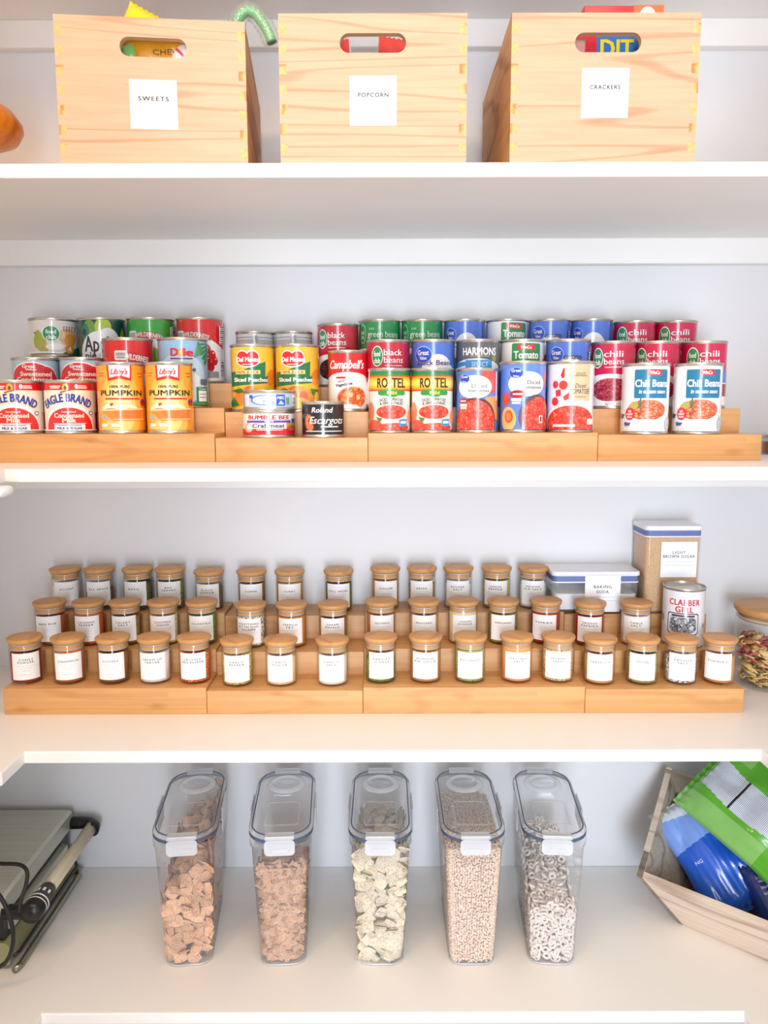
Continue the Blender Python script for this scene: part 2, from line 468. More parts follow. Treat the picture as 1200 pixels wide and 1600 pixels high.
# white shelf bracket ends seen under the shelf fronts at the photo's edge
for z, y, x, lab in ((ZCAN, 1.03, -0.505, 'small white rounded bracket end under the shelf of canned food'),
                (ZTOP, 1.03, -0.5, 'small white rounded bracket end under the shelf of wooden crates')):
    mb = MB(); rings = []
    for (yy, s) in ((-0.016, 0.7), (-0.013, 1), (0.013, 1), (0.016, 0.7)):
        rings.append([(x-0.045+p[0]*(1 if s == 1 else 0.96), y+yy, z-TH-0.0075+p[1]*s) for p in rrect(0.09, 0.014, 0.006, 4)])
    mb.loft(rings); tag(mb.build('shelf_bracket', M_white), lab, 'bracket')

# ------------------------------------------------------------------ bamboo step risers
H1, H2, H3 = 0.0449, 0.0858, 0.1292; PT = 0.080; YR = YF+0.1398
def riser(zb, x0, x1, dz, mat, label, inset=0.0, dy=0.0):
    t = thing('bamboo_step_riser', label, 'shelf riser', ((x0+x1)/2, YR+dy, zb), 0, 'bamboo step risers')
    hw = (x1-x0)/2; TK = 0.009
    for k, h in enumerate((H1, H2, H3)):
        h -= dz; y0 = k*PT; y1 = (k+1)*PT
        MB().box(-hw, hw, y0+TK, y1, h-TK, h, 0, 0.0003).build('tread', mat, t)
        MB().box(-hw, hw, y0, y0+TK, ((H1, H2, H3)[k-1]-dz-TK if k else 0), h, 0, 0.0008).build('riser_board', mat, t)
        for s in (-1, 1):
            xa = hw-TK if s > 0 else -hw
            MB().box(xa, xa+TK, y0+TK, y1, 0, h-TK, 0, 0.0004).build('side_panel', mat, t)
    return t
D2 = 0.006
def rx(px, zb): return X(px, YR, zb+0.02)
riser(ZCAN, -0.64, rx(336, ZCAN), 0, M_bamboo[0], 'bamboo step riser under the condensed milk and pumpkin cans')
riser(ZCAN, rx(337, ZCAN), rx(575, ZCAN), D2+0.001, M_bamboo[1], 'bamboo step riser under the crabmeat and peach cans')
riser(ZCAN, rx(575.6, ZCAN), rx(934, ZCAN), 0, M_bamboo[2], 'bamboo step riser under the diced tomato cans')
riser(ZCAN, rx(934.6, ZCAN), rx(1190, ZCAN), 0.0035, M_bamboo[3], 'bamboo step riser under the white chili bean cans')
riser(ZSPICE, -0.63, rx(322, ZSPICE), 0, M_bamboo[3], 'bamboo step riser under the chili powder and cinnamon jars')
riser(ZSPICE, rx(322.6, ZSPICE), rx(566, ZSPICE), 0.005, M_bamboo[0], 'bamboo step riser under the garlic spice jars')
riser(ZSPICE, rx(566.6, ZSPICE), rx(913, ZSPICE), 0, M_bamboo[1], 'bamboo step riser under the parsley and rosemary jars')
riser(ZSPICE, rx(913.6, ZSPICE), rx(1161, ZSPICE), 0.004, M_bamboo[2], 'bamboo step riser under the thyme and turmeric jars')
def tier(zb, k, px):
    """height of step k (0 front) at picture column px of the riser row standing on shelf zb"""
    d = ((337, 575, D2+0.001, 934), (322, 566, 0.005, 913))[0 if zb == ZCAN else 1]
    dz = d[2] if d[0] < px < d[1] else (0.004 if px > d[3] and zb == ZSPICE else 0.0035 if px > d[3] else 0)
    return zb + (H1, H2, H3)[k]-dz+0.0002
YT = (1.262, 1.342, 1.4238)

# ------------------------------------------------------------------ spice jars
GM = MB().lathe([(0, 0.0), (0.0232, 0.0), (0.0252, 0.0012), (0.026, 0.004), (0.026, 0.066), (0.0252, 0.0681)], 48).mesh('glass_body', M_glass)
LM = MB().lathe([(0, 0.0776), (0.0268, 0.0776), (0.0280, 0.0770), (0.0285, 0.0756), (0.0285, 0.0738), (0.0276, 0.0712), (0.0262, 0.0690), (0.0245, 0.0682),
                 (0.0225, 0.0682), (0.0225, 0.0650), (0.0238, 0.0650), (0.0238, 0.0598), (0.0225, 0.0598), (0.0225, 0.0575), (0, 0.0575)], 48).mesh('bamboo_lid', M_lid)
LM.set_sharp_from_angle(angle=R(50))
SM = MB().lathe([(0.0226, 0.0651), (0.0243, 0.0655), (0.0246, 0.0665), (0.0243, 0.0678), (0.0226, 0.0681)], 40).lathe(
    [(0.0226, 0.0576), (0.0243, 0.0580), (0.0243, 0.0592), (0.0226, 0.0597)], 40).mesh('seal', M_seal)
def spice_mat(name, a, b, scale, bump=0.4):
    a = tuple(min(250, int(v*1.08+8)) for v in a); b = tuple(min(250, int(v*1.06+6)) for v in b)
    return ramp_mat(name, 'ShaderNodeTexVoronoi' if scale < 900 else 'ShaderNodeTexNoise',
                    [(0.0, a), (0.35, a), (0.6, b), (1.0, b)] if scale >= 900 else [(0.0, a), (0.45, a), (0.75, b), (1.0, b)],
                    0.8, texset={'Scale': scale}, bump=bump)
SP = {
 'chili': ((176, 66, 28), (140, 44, 18), 1500), 'cinn': ((190, 112, 52), (164, 88, 38), 1500), 'clove': ((160, 98, 48), (126, 72, 32), 1500),
 'white': ((248, 246, 246), (232, 230, 230), 1800), 'flake': ((206, 58, 22), (240, 176, 84), 380), 'gpep': ((226, 196, 120), (110, 112, 40), 420),
 'peach': ((240, 204, 160), (228, 186, 138), 1500), 'cream': ((246, 230, 208), (236, 214, 188), 1600), 'pars': ((116, 140, 56), (70, 96, 34), 430),
 'pump': ((204, 148, 84), (180, 120, 62), 1500), 'rose': ((168, 172, 96), (110, 124, 62), 420), 'seas': ((240, 168, 98), (224, 140, 76), 1500),
 'sesa': ((226, 196, 148), (160, 116, 70), 360), 'tarr': ((214, 164, 106), (194, 140, 84), 1300), 'thym': ((168, 158, 88), (120, 112, 54), 460),
 'truf': ((236, 234, 236), (96, 98, 110), 240), 'turm': ((216, 154, 84), (196, 130, 62), 1500), 'bbq': ((206, 112, 52), (168, 78, 34), 1200),
 'caye': ((224, 102, 36), (206, 82, 26), 1500), 'cele': ((160, 128, 66), (106, 82, 38), 460), 'onion': ((240, 214, 168), (216, 178, 122), 330),
 'cila': ((118, 142, 62), (64, 94, 36), 420), 'ever': ((236, 220, 196), (50, 40, 34), 330), 'fry': ((222, 146, 54), (204, 122, 40), 1500),
 'gara': ((180, 124, 66), (150, 98, 50), 1500), 'nutm': ((208, 140, 84), (178, 108, 58), 1200), 'must': ((220, 182, 118), (200, 156, 92), 1500),
 'onpo': ((244, 214, 172), (232, 196, 148), 1500), 'oreg': ((164, 148, 72), (104, 96, 42), 420), 'papr': ((186, 58, 24), (156, 40, 16), 1500),
 'smok': ((192, 50, 22), (160, 34, 16), 1500), 'alls': ((132, 96, 60), (96, 66, 40), 1300), 'basi': ((104, 108, 54), (58, 64, 30), 430),
 'bayl': ((138, 138, 72), (92, 94, 44), 200), 'bpep': ((124, 106, 82), (74, 60, 44), 620), 'cumi': ((174, 112, 50), (144, 86, 36), 1400),
 'curr': ((204, 154, 48), (184, 130, 34), 1500), 'dill': ((104, 124, 52), (62, 82, 28), 440), 'ging': ((216, 154, 82), (196, 128, 60), 1400),
 'gree': ((176, 148, 92), (120, 104, 54), 480), 'lemo': ((206, 192, 116), (150, 138, 62), 480)}
SPM = {}
def filling(fill, slope, key):
    """heap of spice: flat-bottomed with a gently tilted, slightly lumpy top"""
    random.seed(key); n = 32; r = 0.0243; mb = MB(); vs = [(0, 0, 0.003)]; rings = [0.003]
    prof = [(0.55, 0.003), (1, 0.0045), (1, None), (0.66, None), (0.33, None)]
    def top(x, y): return fill+slope*x/r+0.0006*noise.noise(Vector((x*260, y*260, hash(key) % 50)))
    for (k, z) in prof:
        for i in range(n):
            a = 2*math.pi*i/n; x, y = r*k*math.cos(a), r*k*math.sin(a); vs.append((x, y, z if z is not None else top(x, y)))
    vs.append((0, 0, top(0, 0))); fs = [(0, 1+(i+1) % n, 1+i) for i in range(n)]
    for q in range(len(prof)-1):
        for i in range(n):
            a, b = 1+q*n+i, 1+q*n+(i+1) % n; fs.append((a, b, b+n, a+n))
    L = 1+(len(prof)-1)*n; fs += [(L+i, L+(i+1) % n, len(vs)-1) for i in range(n)]
    mb.add(vs, fs, 0, True)
    if key not in SPM:
        a, b, s = SP[key]; SPM[key] = spice_mat('spice_'+key, a, b, s)
    return mb.mesh('spice', SPM[key])
def jar_label(lines, faint):
    H = 0.0455; it = []; ys = [0.70] if len(lines) == 1 else ([0.76, 0.655] if len(lines) == 2 else [0.79, 0.68, 0.57])
    for l, y in zip(lines, ys):
        it.append(('T', 0, y, 0.074, l, (36, 36, 40), {'sp': 1.25, 'b': 0.016, 'w': min(1.42, 0.162*len(l))}))
    y = ys[-1]-0.13
    it.append(('R', 0, y, 1.15, 0.010, (196, 196, 200)))
    for k in range(faint):
        y -= 0.09; it.append(('R', 0, y, (0.75, 0.5, 0.62)[k % 3], 0.014, (206, 206, 210)))
    it.append(('R', 0, 0.2, 0.6, 0.014, (210, 210, 214)))
    return print_mesh('paper_label', it, 0.0262, H, 0.009, base=(248, 248, 248), arc=1.80, rough=0.6, coat=0.0, step=6)
def spice_jar(px, row, text, key, fill, off, label, slope=0.0, faint=2):
    z = tier(ZSPICE, row, px); y = YT[row] - (0.002 if row == 0 else 0); x = X(px, y, z+0.074)
    hw = (88, 82, 78)[row]
    rot = math.atan2(-x, y)+math.asin(max(-0.6, min(0.6, off/hw)))
    t = thing('spice_jar', label, 'jar', (x, y, z), rot, 'glass spice jars with bamboo lids')
    link('glass_body', GM, t); l = link('bamboo_lid', LM, t); link('seal', SM, l)
    l.rotation_euler = (0, 0, random.Random(px).uniform(0, 6.28))
    f = link('spice', filling(fill, slope, key), t); link('paper_label', jar_label(text, faint), t)
    return t
J = 'glass jar of %s labelled %s, %s'
F0, F1, F2 = 'on the front step', 'on the middle step', 'on the back step'
JARS = [
 (38.2, 0, ['CHILI', 'POWDER'], 'chili', .052, -4, 'dark red powder'), (105.6, 0, ['CINNAMON'], 'cinn', .057, -8, 'orange-brown powder'),
 (175.3, 0, ['CLOVES'], 'clove', .052, -19, 'brown ground powder'), (240, 0, ['CREAM OF', 'TARTAR'], 'white', .052, -18, 'fine white powder'),
 (302.5, 0, ['CRUSHED', 'RED PEPPER'], 'flake', .050, -14, 'red flakes and yellow seeds'), (369.4, 0, ['GARLIC', 'PEPPER'], 'gpep', .054, -5, 'coarse yellow-green grains'),
 (438, 0, ['GARLIC', 'POWDER'], 'peach', .048, -9, 'peach-coloured powder'), (518.7, 0, ['GARLIC', 'SALT'], 'cream', .050, -8, 'cream-coloured salt'),
 (594, 0, ['PARSLEY', 'FLAKES'], 'pars', .040, 7, 'dried green flakes'), (664.4, 0, ['PUMPKIN', 'PIE SPICE'], 'pump', .054, -2, 'tan-brown powder'),
 (734, 0, ['ROSEMARY'], 'rose', .056, 2, 'grey-green needles'), (807, 0, ['SEASONED', 'SALT'], 'seas', .060, 12, 'light orange salt'),
 (871.6, 0, ['SESAME', 'SEED'], 'sesa', .056, 4, 'pale tan seeds'), (936.8, 0, ['TARRAGON'], 'tarr', .048, 7, 'tan crumbs'),
 (1003.7, 0, ['THYME'], 'thym', .050, 5, 'olive-green herb'), (1064.5, 0, ['TRUFFLE', 'SALT'], 'truf', .044, 13, 'white salt with dark specks'),
 (1124.6, 0, ['TURMERIC'], 'turm', .046, -5, 'yellow-brown powder'),
 (77, 1, ['BBQ RUB'], 'bbq', .052, -19, 'reddish-brown rub'), (137.5, 1, ['CAYENNE', 'PEPPER'], 'caye', .056, -19, 'bright orange powder'),
 (195, 1, ['CELERY', 'SALT'], 'cele', .050, -17, 'speckled brown salt'), (254.4, 1, ['CHOPPED', 'ONION'], 'onion', .053, -9, 'beige onion flakes'),
 (314.5, 1, ['CILANTRO'], 'cila', .054, -9, 'dried green leaves'), (390.9, 1, ['EVERYTHING', 'BUT THE BAGEL', 'SESAME'], 'ever', .056, -15, 'mixed seeds'),
 (455, 1, ['FRENCH', 'FRY'], 'fry', .055, -11, 'orange-gold seasoning'), (520, 1, ['GARAM', 'MASALA'], 'gara', .050, -6, 'medium brown powder'),
 (595, 1, ['NUTMEG'], 'nutm', .054, 7, 'warm brown powder'), (662, 1, ['MUSTARD'], 'must', .050, 1, 'dull yellow powder'),
 (723, 1, ['ONION', 'POWDER'], 'onpo', .058, 15, 'pale cream powder'), (785.7, 1, ['OREGANO'], 'oreg', .054, 2, 'dried olive leaves'),
 (852.5, 1, ['PAPRIKA'], 'papr', .056, -8, 'brick red powder'), (921.6, 1, ['SMOKED', 'PAPRIKA'], 'smok', .054, 2, 'deep red powder'),
 (994, 1, ['TABLE', 'SALT'], 'white', .054, 3, 'white salt'),
 (101.5, 2, ['ACCENT'], 'white', .050, 1, 'white crystals'), (154, 2, ['ALL SPICE'], 'alls', .034, -10, 'dark brown powder'),
 (214.5, 2, ['BASIL'], 'basi', .050, -25, 'crushed dark green leaves'), (265, 2, ['BAY', 'LEAVES'], 'bayl', .052, -12, 'whole olive leaves'),
 (326, 2, ['BLACK', 'PEPPER'], 'bpep', .045, -14, 'grey-brown ground pepper'), (392.5, 2, ['CUMIN'], 'cumi', .052, -7, 'orange-brown ground seed'),
 (452, 2, ['CURRY'], 'curr', .055, -2, 'golden yellow powder'), (528.7, 2, ['DILL WEED'], 'dill', .053, -2, 'dark green herb'),
 (601.8, 2, ['GINGER'], 'ging', .054, 4, 'light orange-brown powder'), (659, 2, ['GREEK'], 'gree', .046, -2, 'greenish-tan seasoning'),
 (716, 2, ['KOSHER', 'SALT'], 'white', .046, -3, 'coarse white salt'), (775.8, 2, ['LEMON', 'PEPPER'], 'lemo', .053, -5, 'yellow-green seasoning'),
 (833, 2, ['MALDON', 'SEA SALT'], 'white', .048, -1, 'white sea salt flakes')]
for px, row, tx, key, fill, off, desc in JARS:
    nm = ' '.join(tx)
    if nm == 'MALDON SEA SALT': nm = 'SEA SALT'
    spice_jar(px, row, tx, key, fill, off, J % (desc, nm, (F0, F1, F2)[row]), slope=0.004 if nm in ('ACCENT', 'ALL SPICE') else 0.0005, faint=2 if len(tx) < 3 else 1)

# ------------------------------------------------------------------ printed labels for the cans
def beans(name, a, b, c, scale, sy=1.0):
    """printed picture of beans or tomato pieces"""
    m, t, bs = newmat(name)
    N = t.nodes.new; L = t.links.new
    tc = N('ShaderNodeTexCoord'); mp = N('ShaderNodeMapping'); mp.inputs['Scale'].default_value = (1, 1, sy)
    nz = N('ShaderNodeTexNoise'); nz.inputs['Scale'].default_value = scale*0.6
    L(tc.outputs['Object'], nz.inputs['Vector'])
    ad = N('ShaderNodeMix'); ad.data_type = 'RGBA'; ad.blend_type = 'ADD'; ad.inputs[0].default_value = 0.006
    L(tc.outputs['Object'], ad.inputs[6]); L(nz.outputs['Color'], ad.inputs[7]); L(ad.outputs[2], mp.inputs[0])
    v = N('ShaderNodeTexVoronoi'); v.inputs['Scale'].default_value = scale; L(mp.outputs[0], v.inputs['Vector'])
    e = N('ShaderNodeTexVoronoi'); e.feature = 'DISTANCE_TO_EDGE'; e.inputs['Scale'].default_value = scale; L(mp.outputs[0], e.inputs['Vector'])
    sc = N('ShaderNodeSeparateColor'); L(v.outputs['Color'], sc.inputs[0])
    m1 = N('ShaderNodeMix'); m1.data_type = 'RGBA'; m1.inputs[6].default_value = lin(a); m1.inputs[7].default_value = lin(b); L(sc.outputs[0], m1.inputs[0])
    mr = N('ShaderNodeMapRange'); mr.inputs[1].default_value = 0.02; mr.inputs[2].default_value = 0.12; L(e.outputs['Distance'], mr.inputs[0])
    m2 = N('ShaderNodeMix'); m2.data_type = 'RGBA'; m2.inputs[6].default_value = lin(c); L(mr.outputs[0], m2.inputs[0]); L(m1.outputs[2], m2.inputs[7])
    L(m2.outputs[2], bs.inputs['Base Color']); bs.inputs['Roughness'].default_value = 0.32; bs.inputs['Coat Weight'].default_value = 0.5
    bs.inputs['Coat Roughness'].default_value = 0.08
    return m
P_tom = beans('tomato_picture', (236, 60, 48), (250, 120, 92), (190, 24, 24), 150)
P_bean = beans('red_bean_picture', (176, 34, 62), (214, 96, 110), (110, 10, 34), 150, 1.3)
P_chili = beans('chili_bean_picture', (222, 96, 56), (246, 160, 116), (160, 44, 26), 140, 1.5)
P_black = beans('black_bean_picture', (70, 40, 40), (110, 70, 66), (26, 12, 14), 170, 1.2)
P_soup = beans('soup_picture', (226, 96, 40), (248, 160, 90), (200, 66, 22), 110)
P_peach = beans('peach_picture', (250, 160, 50), (255, 196, 90), (226, 96, 34), 60)
WH, RED, CRI = (248, 247, 246), (222, 28, 34), (206, 22, 62)
BLU, NAVY, GRN, DKG = (78, 118, 214), (34, 58, 150), (14, 146, 84), (20, 70, 60)
BK, CRM, YEL, ORG, GOLD = (32, 28, 30), (248, 236, 214), (252, 206, 60), (246, 150, 40), (222, 170, 60)
def bars(cx, cy, w, h, n, col=BK, base=WH):
    o = [('R', cx, cy, w, h, base)]; rr = random.Random(n)
    for i in range(n): o.append(('R', cx, cy-h/2+h*(i+0.5)/n, w*0.8, h/n*rr.uniform(0.3, 0.65), col))
    return o
def badge(cx, cy, s, H=0.30):
    return [('E', cx, cy, s*1.12, H*1.12, WH), ('E', cx, cy, s, H, GRN), ('T', cx, cy+0.04*H/0.3, 0.085*H/0.3, 'food', WH, {'b': 0.03, 'w': s*0.62}),
            ('T', cx, cy-0.07*H/0.3, 0.085*H/0.3, 'club', WH, {'b': 0.03, 'w': s*0.58})]
def gv(cx, cy, s=0.62, h=0.22):
    return [('E', cx, cy, s*1.1, h*1.14, (150, 186, 240)), ('E', cx, cy, s, h, (20, 72, 196)), ('T', cx, cy+0.035, h*0.32, 'Great', WH, {'b': 0.02, 'w': s*0.7}),
            ('T', cx, cy-0.05, h*0.22, 'Value', WH, {'b': 0.02, 'w': s*0.42})]
LB = {}
LB['eagle'] = (CRM, [('R', 0, .93, 6.3, .15, RED), ('R', -.55, .935, .5, .02, WH), ('R', -.55, .90, .4, .02, WH), ('E', .28, .93, .14, .10, WH), ('R', .52, .945, .34, .022, WH), ('R', .52, .905, .38, .022, WH),
    ('E', -.14, .91, .26, .17, (240, 180, 60)), ('E', -.14, .90, .12, .09, (120, 60, 40)), ('P', [(-.35, .79), (.15, .86), (.15, .88), (-.35, .82)], (150, 96, 50)),
    ('T', -.12, .70, .17, 'EAGLE BRAND', (30, 44, 160), {'b': .035, 'w': 2.15, 'arc': 1.75}),
    ('E', -.05, .06, 2.15, 1.00, (252, 250, 248)), ('E', -.05, .04, 1.98, .90, RED), ('T', -.07, .405, .05, 'Sweetened', CRM, {'w': .55}),
    ('T', -.06, .325, .095, 'Condensed', CRM, {'b': .03, 'w': 1.15}), ('T', -.06, .225, .095, 'Milk', CRM, {'b': .03, 'w': .5}),
    ('R', -.05, .155, 1.3, .012, CRM), ('R', 0, .0, 6.3, .05, WH), ('R', -.05, .07, 1.2, .14, WH, .15), ('R', -.05, .115, .9, .014, NAVY),
    ('T', -.05, .055, .055, 'MILK & SUGAR', NAVY, {'b': .03, 'w': .95}), ('E', .75, .37, .2, .09, (90, 110, 170)), ('E', .75, .37, .12, .05, WH)]
    + bars(.97, .62, .35, .46, 16) + [('R', 1.75, .40, .9, .8, RED)] + bars(.975, .2, .2, .3, 8))
LB['sweet'] = ((176, 202, 218), [('E', -.2, .66, 1.9, .62, (250, 240, 236)), ('E', -.55, .55, 1.3, .72, (250, 240, 236)), ('E', .35, .5, 1.3, .8, (250, 240, 236)), ('E', -.2, .66, 1.75, .56, (214, 28, 44)),
    ('E', -.55, .55, 1.2, .66, (214, 28, 44)), ('E', .35, .5, 1.2, .74, (214, 28, 44)), ('R', -.1, .3, 1.9, .6, (214, 28, 44)), ('T', -.3, .87, .075, 'Great', WH, {'b': .03, 'w': .55}),
    ('T', -.22, .80, .045, 'Value', WH, {'b': .03, 'w': .45}), ('T', -.02, .70, .10, 'Sweetened', CRM, {'b': .035, 'w': 1.3}), ('T', -.12, .575, .11, 'Condensed', CRM, {'b': .035, 'w': 1.5}), ('T', -.1, .44, .11, 'Milk', CRM, {'b': .035, 'w': .6})])
LB['pumpkin'] = ((250, 166, 44), [('E', -.05, .35, 1.9, 1.1, (253, 190, 76)), ('E', -.1, .36, 1.4, .85, (254, 212, 120)), ('E', -.1, .42, 1.0, .6, (255, 228, 160)),
    ('P', [(-.55, 1), (-.52, .76), (-.05, .80), (.42, .76), (.45, 1)], RED), ('P', [(-.47, 1), (-.45, .81), (-.05, .845), (.36, .81), (.38, 1)], WH),
    ('T', -.06, .905, .085, "Libby's", RED, {'b': .035, 'sh': .3, 'w': .68}), ('R', -.78, .88, .32, .008, (120, 60, 20)), ('R', .78, .88, .34, .008, (120, 60, 20)), ('R', .78, .83, .24, .008, (120, 60, 20)), ('R', -.78, .84, .25, .008, (120, 60, 20)),
    ('T', -.05, .675, .04, '100% PURE', BK, {'b': .02, 'w': .82}), ('T', 0, .58, .085, 'PUMPKIN', (60, 30, 16), {'b': .02, 'w': 1.85}),
    ('R', -.12, .49, 1.15, .022, RED), ('R', .34, .49, .85, .022, RED), ('E', .83, .435, .32, .11, (190, 30, 40)), ('R', .83, .45, .28, .03, (70, 50, 120)),
    ('E', -.1, .33, 1.55, .17, (255, 240, 210)), ('P', [(-.78, .30), (-.55, .345), (.75, .345), (.80, .31), (.80, .17), (-.35, .15)], (236, 140, 60)), ('P', [(-.35, .335), (.72, .33), (.72, .19), (-.2, .18)], (226, 120, 44)),
    ('P', [(-.78, .30), (.82, .325), (.82, .345), (-.78, .325)], (255, 216, 150)), ('P', [(-.40, .165), (.82, .165), (.82, .185), (-.36, .185)], (244, 190, 110)), ('E', -.52, .385, .22, .06, WH), ('E', -.28, .39, .2, .06, WH), ('E', -.38, .40, .16, .05, (196, 70, 40)), ('E', -.05, .37, .7, .09, (255, 236, 206)),
    ('P', [(-.8, .2), (-.5, .15), (-.45, .17), (-.78, .24)], (170, 176, 190)), ('R', -.68, .085, .3, .05, CRM), ('R', -.28, .085, .32, .05, CRM), ('R', -.5, .04, .7, .02, (250, 220, 150))])
def wild(base, fruit):
    return (base, [('P', [(-1, .67), (-.4, .75), (0, .77), (.45, .71), (1, .5), (1, 0), (-1, 0)], WH), ('R', 3.2, .4, 2.4, .8, WH), ('P', [(-1, .70), (-.4, .79), (0, .81), (.45, .76), (.6, .66), (.2, .69), (-.4, .67), (-1, .6)], (200, 20, 34)),
    ('R', -.72, .75, .46, .15, WH, .2), ('R', -.72, .75, .36, .09, (190, 190, 190)), ('T', -.02, .755, .075, 'WILDERNESS', WH, {'b': .03, 'w': 1.15, 'arc': 2.2, 'rot': -6})] + fruit + bars(.93, .76, .35, .3, 9))
cherries = [('E', x, y, .34, .15, c) for x, y, c in ((.42, .52, (200, 20, 36)), (.2, .42, (220, 40, 50)), (.62, .43, (214, 26, 40)), (.42, .34, (190, 16, 30)), (.7, .33, (206, 30, 40)), (.3, .25, (214, 30, 44)), (.55, .23, (190, 18, 34)), (-.1, .3, (200, 20, 36)), (-.35, .4, (214, 30, 44)), (-.3, .22, (196, 20, 36)))]
cherries += [('E', x+.03, y+.03, .08, .03, (255, 200, 196)) for x, y in ((.42, .52), (.2, .42), (.62, .43), (.42, .34), (.7, .33))]
LB['cherry'] = wild((226, 26, 30), cherries+bars(.93, .2, .3, .25, 9)+[('R', .5, .1, .8, .1, (150, 150, 150))])
LB['cherryfront'] = ((226, 26, 30), [('E', -.05, .10, 2.0, 1.12, WH), ('P', [(-.9, .40), (-.75, .60), (-.6, .40)], WH), ('P', [(.7, .40), (.82, .60), (.93, .40)], WH), ('R', -.3, .77, .5, .15, WH, .15), ('R', -.3, .79, .4, .05, (170, 170, 170)), ('R', -.3, .74, .34, .03, (170, 170, 170)), ('P', [(-.1, .68), (.75, .59), (.78, .70), (.4, .80), (-.08, .84)], (200, 20, 30)),
    ('T', .35, .735, .085, 'WILDERNESS', WH, {'b': .03, 'w': 1.0, 'rot': -8}), ('T', 0, .62, .10, 'CHERRY', (70, 70, 70), {'b': .03, 'w': 1.4}), ('E', -.3, .22, .36, .15, (200, 20, 36)), ('E', .1, .2, .36, .15, (220, 40, 50)), ('E', .4, .24, .36, .15, (200, 20, 36))])
LB['applegreen'] = wild((46, 168, 60), [('E', .1, .35, .8, .4, (150, 200, 70))]+bars(.9, .6, .3, .6, 16))
LB['pineapple'] = ((150, 196, 232), [('E', -.1, .45, 2.2, .7, (188, 218, 240)), ('E', -.1, .28, 2.1, .5, (228, 238, 246)), ('T', -.33, .82, .12, 'D', RED, {'b': .05, 'w': .30}), ('E', -.07, .81, .26, .12, (250, 150, 40)), ('E', -.07, .81, .16, .075, (255, 216, 90)),
    ('T', .21, .82, .12, 'le', RED, {'b': .05, 'w': .38}), ('R', -.06, .72, .9, .018, (70, 40, 130)), ('T', -.1, .56, .07, 'Pineapple', NAVY, {'b': .03, 'w': 1.2})] +
    [('P', [(1, .98), (.55+.06*i, .96-.075*i), (.62+.06*i, .93-.075*i)], (40, 140, 70)) for i in range(5)] + [('P', [(.6, 1), (.42+.1*i, .72+.02*i), (.5+.1*i, .76+.02*i)], (70, 160, 84)) for i in range(4)] +
    [('R', .78, .36, .4, .09, (90, 110, 120)), ('R', .72, .14, .62, .28, (30, 130, 84)), ('R', .72, .14, .44, .17, WH), ('R', .72, .17, .36, .012, (120, 140, 130)), ('R', .72, .12, .36, .012, (120, 140, 130)), ('T', .72, .255, .03, 'Coconut', WH, {'w': .4}), ('R', 0, .01, 6.3, .05, (80, 150, 60))])
LB['pears'] = ((236, 230, 222), [('E', -.6, .38, .62, .52, (176, 184, 60)), ('E', -.64, .56, .3, .3, (168, 180, 66)), ('E', -.45, .18, .5, .3, (188, 178, 90)), ('P', [(-.82, .66), (-.7, .62), (-.74, .58)], (70, 70, 20)), ('E', .55, .5, .8, .5, (236, 176, 110)), ('E', .62, .42, .55, .38, (226, 150, 60)), ('E', .3, .58, .3, .3, (240, 200, 150))] +
    [('E', .38+.1*(i % 5), .70+.055*(i//5), .06, .035, (110, 50, 40)) for i in range(15)] + [('E', 0, .2, .7, .22, (250, 244, 236)), ('P', [(-1, .08), (1, .02), (1, 0), (-1, 0)], WH), ('P', [(.3, .02), (.98, .3), (1, 0), (.3, 0)], (20, 110, 70)), ('E', .55, .14, .4, .28, (226, 140, 60)), ('T', .55, .14, .16, '4', WH, {'b': .02, 'w': .14})] + badge(-.12, .60, .62, .44))
LB['apple'] = ((22, 74, 62), [('E', -.6, .85, .6, .3, (110, 160, 60)), ('E', -.75, .80, .4, .28, (40, 130, 80)), ('E', -.78, .80, .2, .12, (30, 50, 110)), ('E', -.05, .88, .7, .3, (180, 206, 60)), ('E', -.2, .42, 1.8, .80, WH), ('E', .15, .5, 1.2, .75, WH), ('P', [(-.3, .7), (-.22, .95), (-.14, .95), (-.2, .7)], WH),
    ('E', .55, .58, .3, .12, (200, 200, 60)), ('P', [(.6, .7), (.75, .9), (.85, .75), (.75, .6)], (150, 190, 50)), ('P', [(.85, .6), (.95, .85), (.99, .6)], (120, 170, 50)), ('T', -.22, .61, .25, 'Apple', BK, {'b': .02, 'w': 1.3}), ('T', -.1, .42, .12, 'pie filling', BK, {'b': .02, 'w': 1.5}), ('R', 0, .03, 6.3, .07, (22, 74, 62))])
LB['silver'] = ((214, 214, 216), [('R', 0, .93, 6.3, .012, (120, 120, 124)), ('R', 0, .865, 6.3, .012, (130, 130, 134))] + [('R', -.95+i*.1, .80, .035, .09, (170, 170, 174)) for i in range(20)] + [('R', 0, .90, .26, .13, (150, 152, 158), .2), ('R', 0, .905, .1, .08, (70, 72, 80)), ('R', 0, .74, 6.3, .01, (150, 150, 154)), ('R', 0, .35, 1.8, .55, (190, 60, 50))])
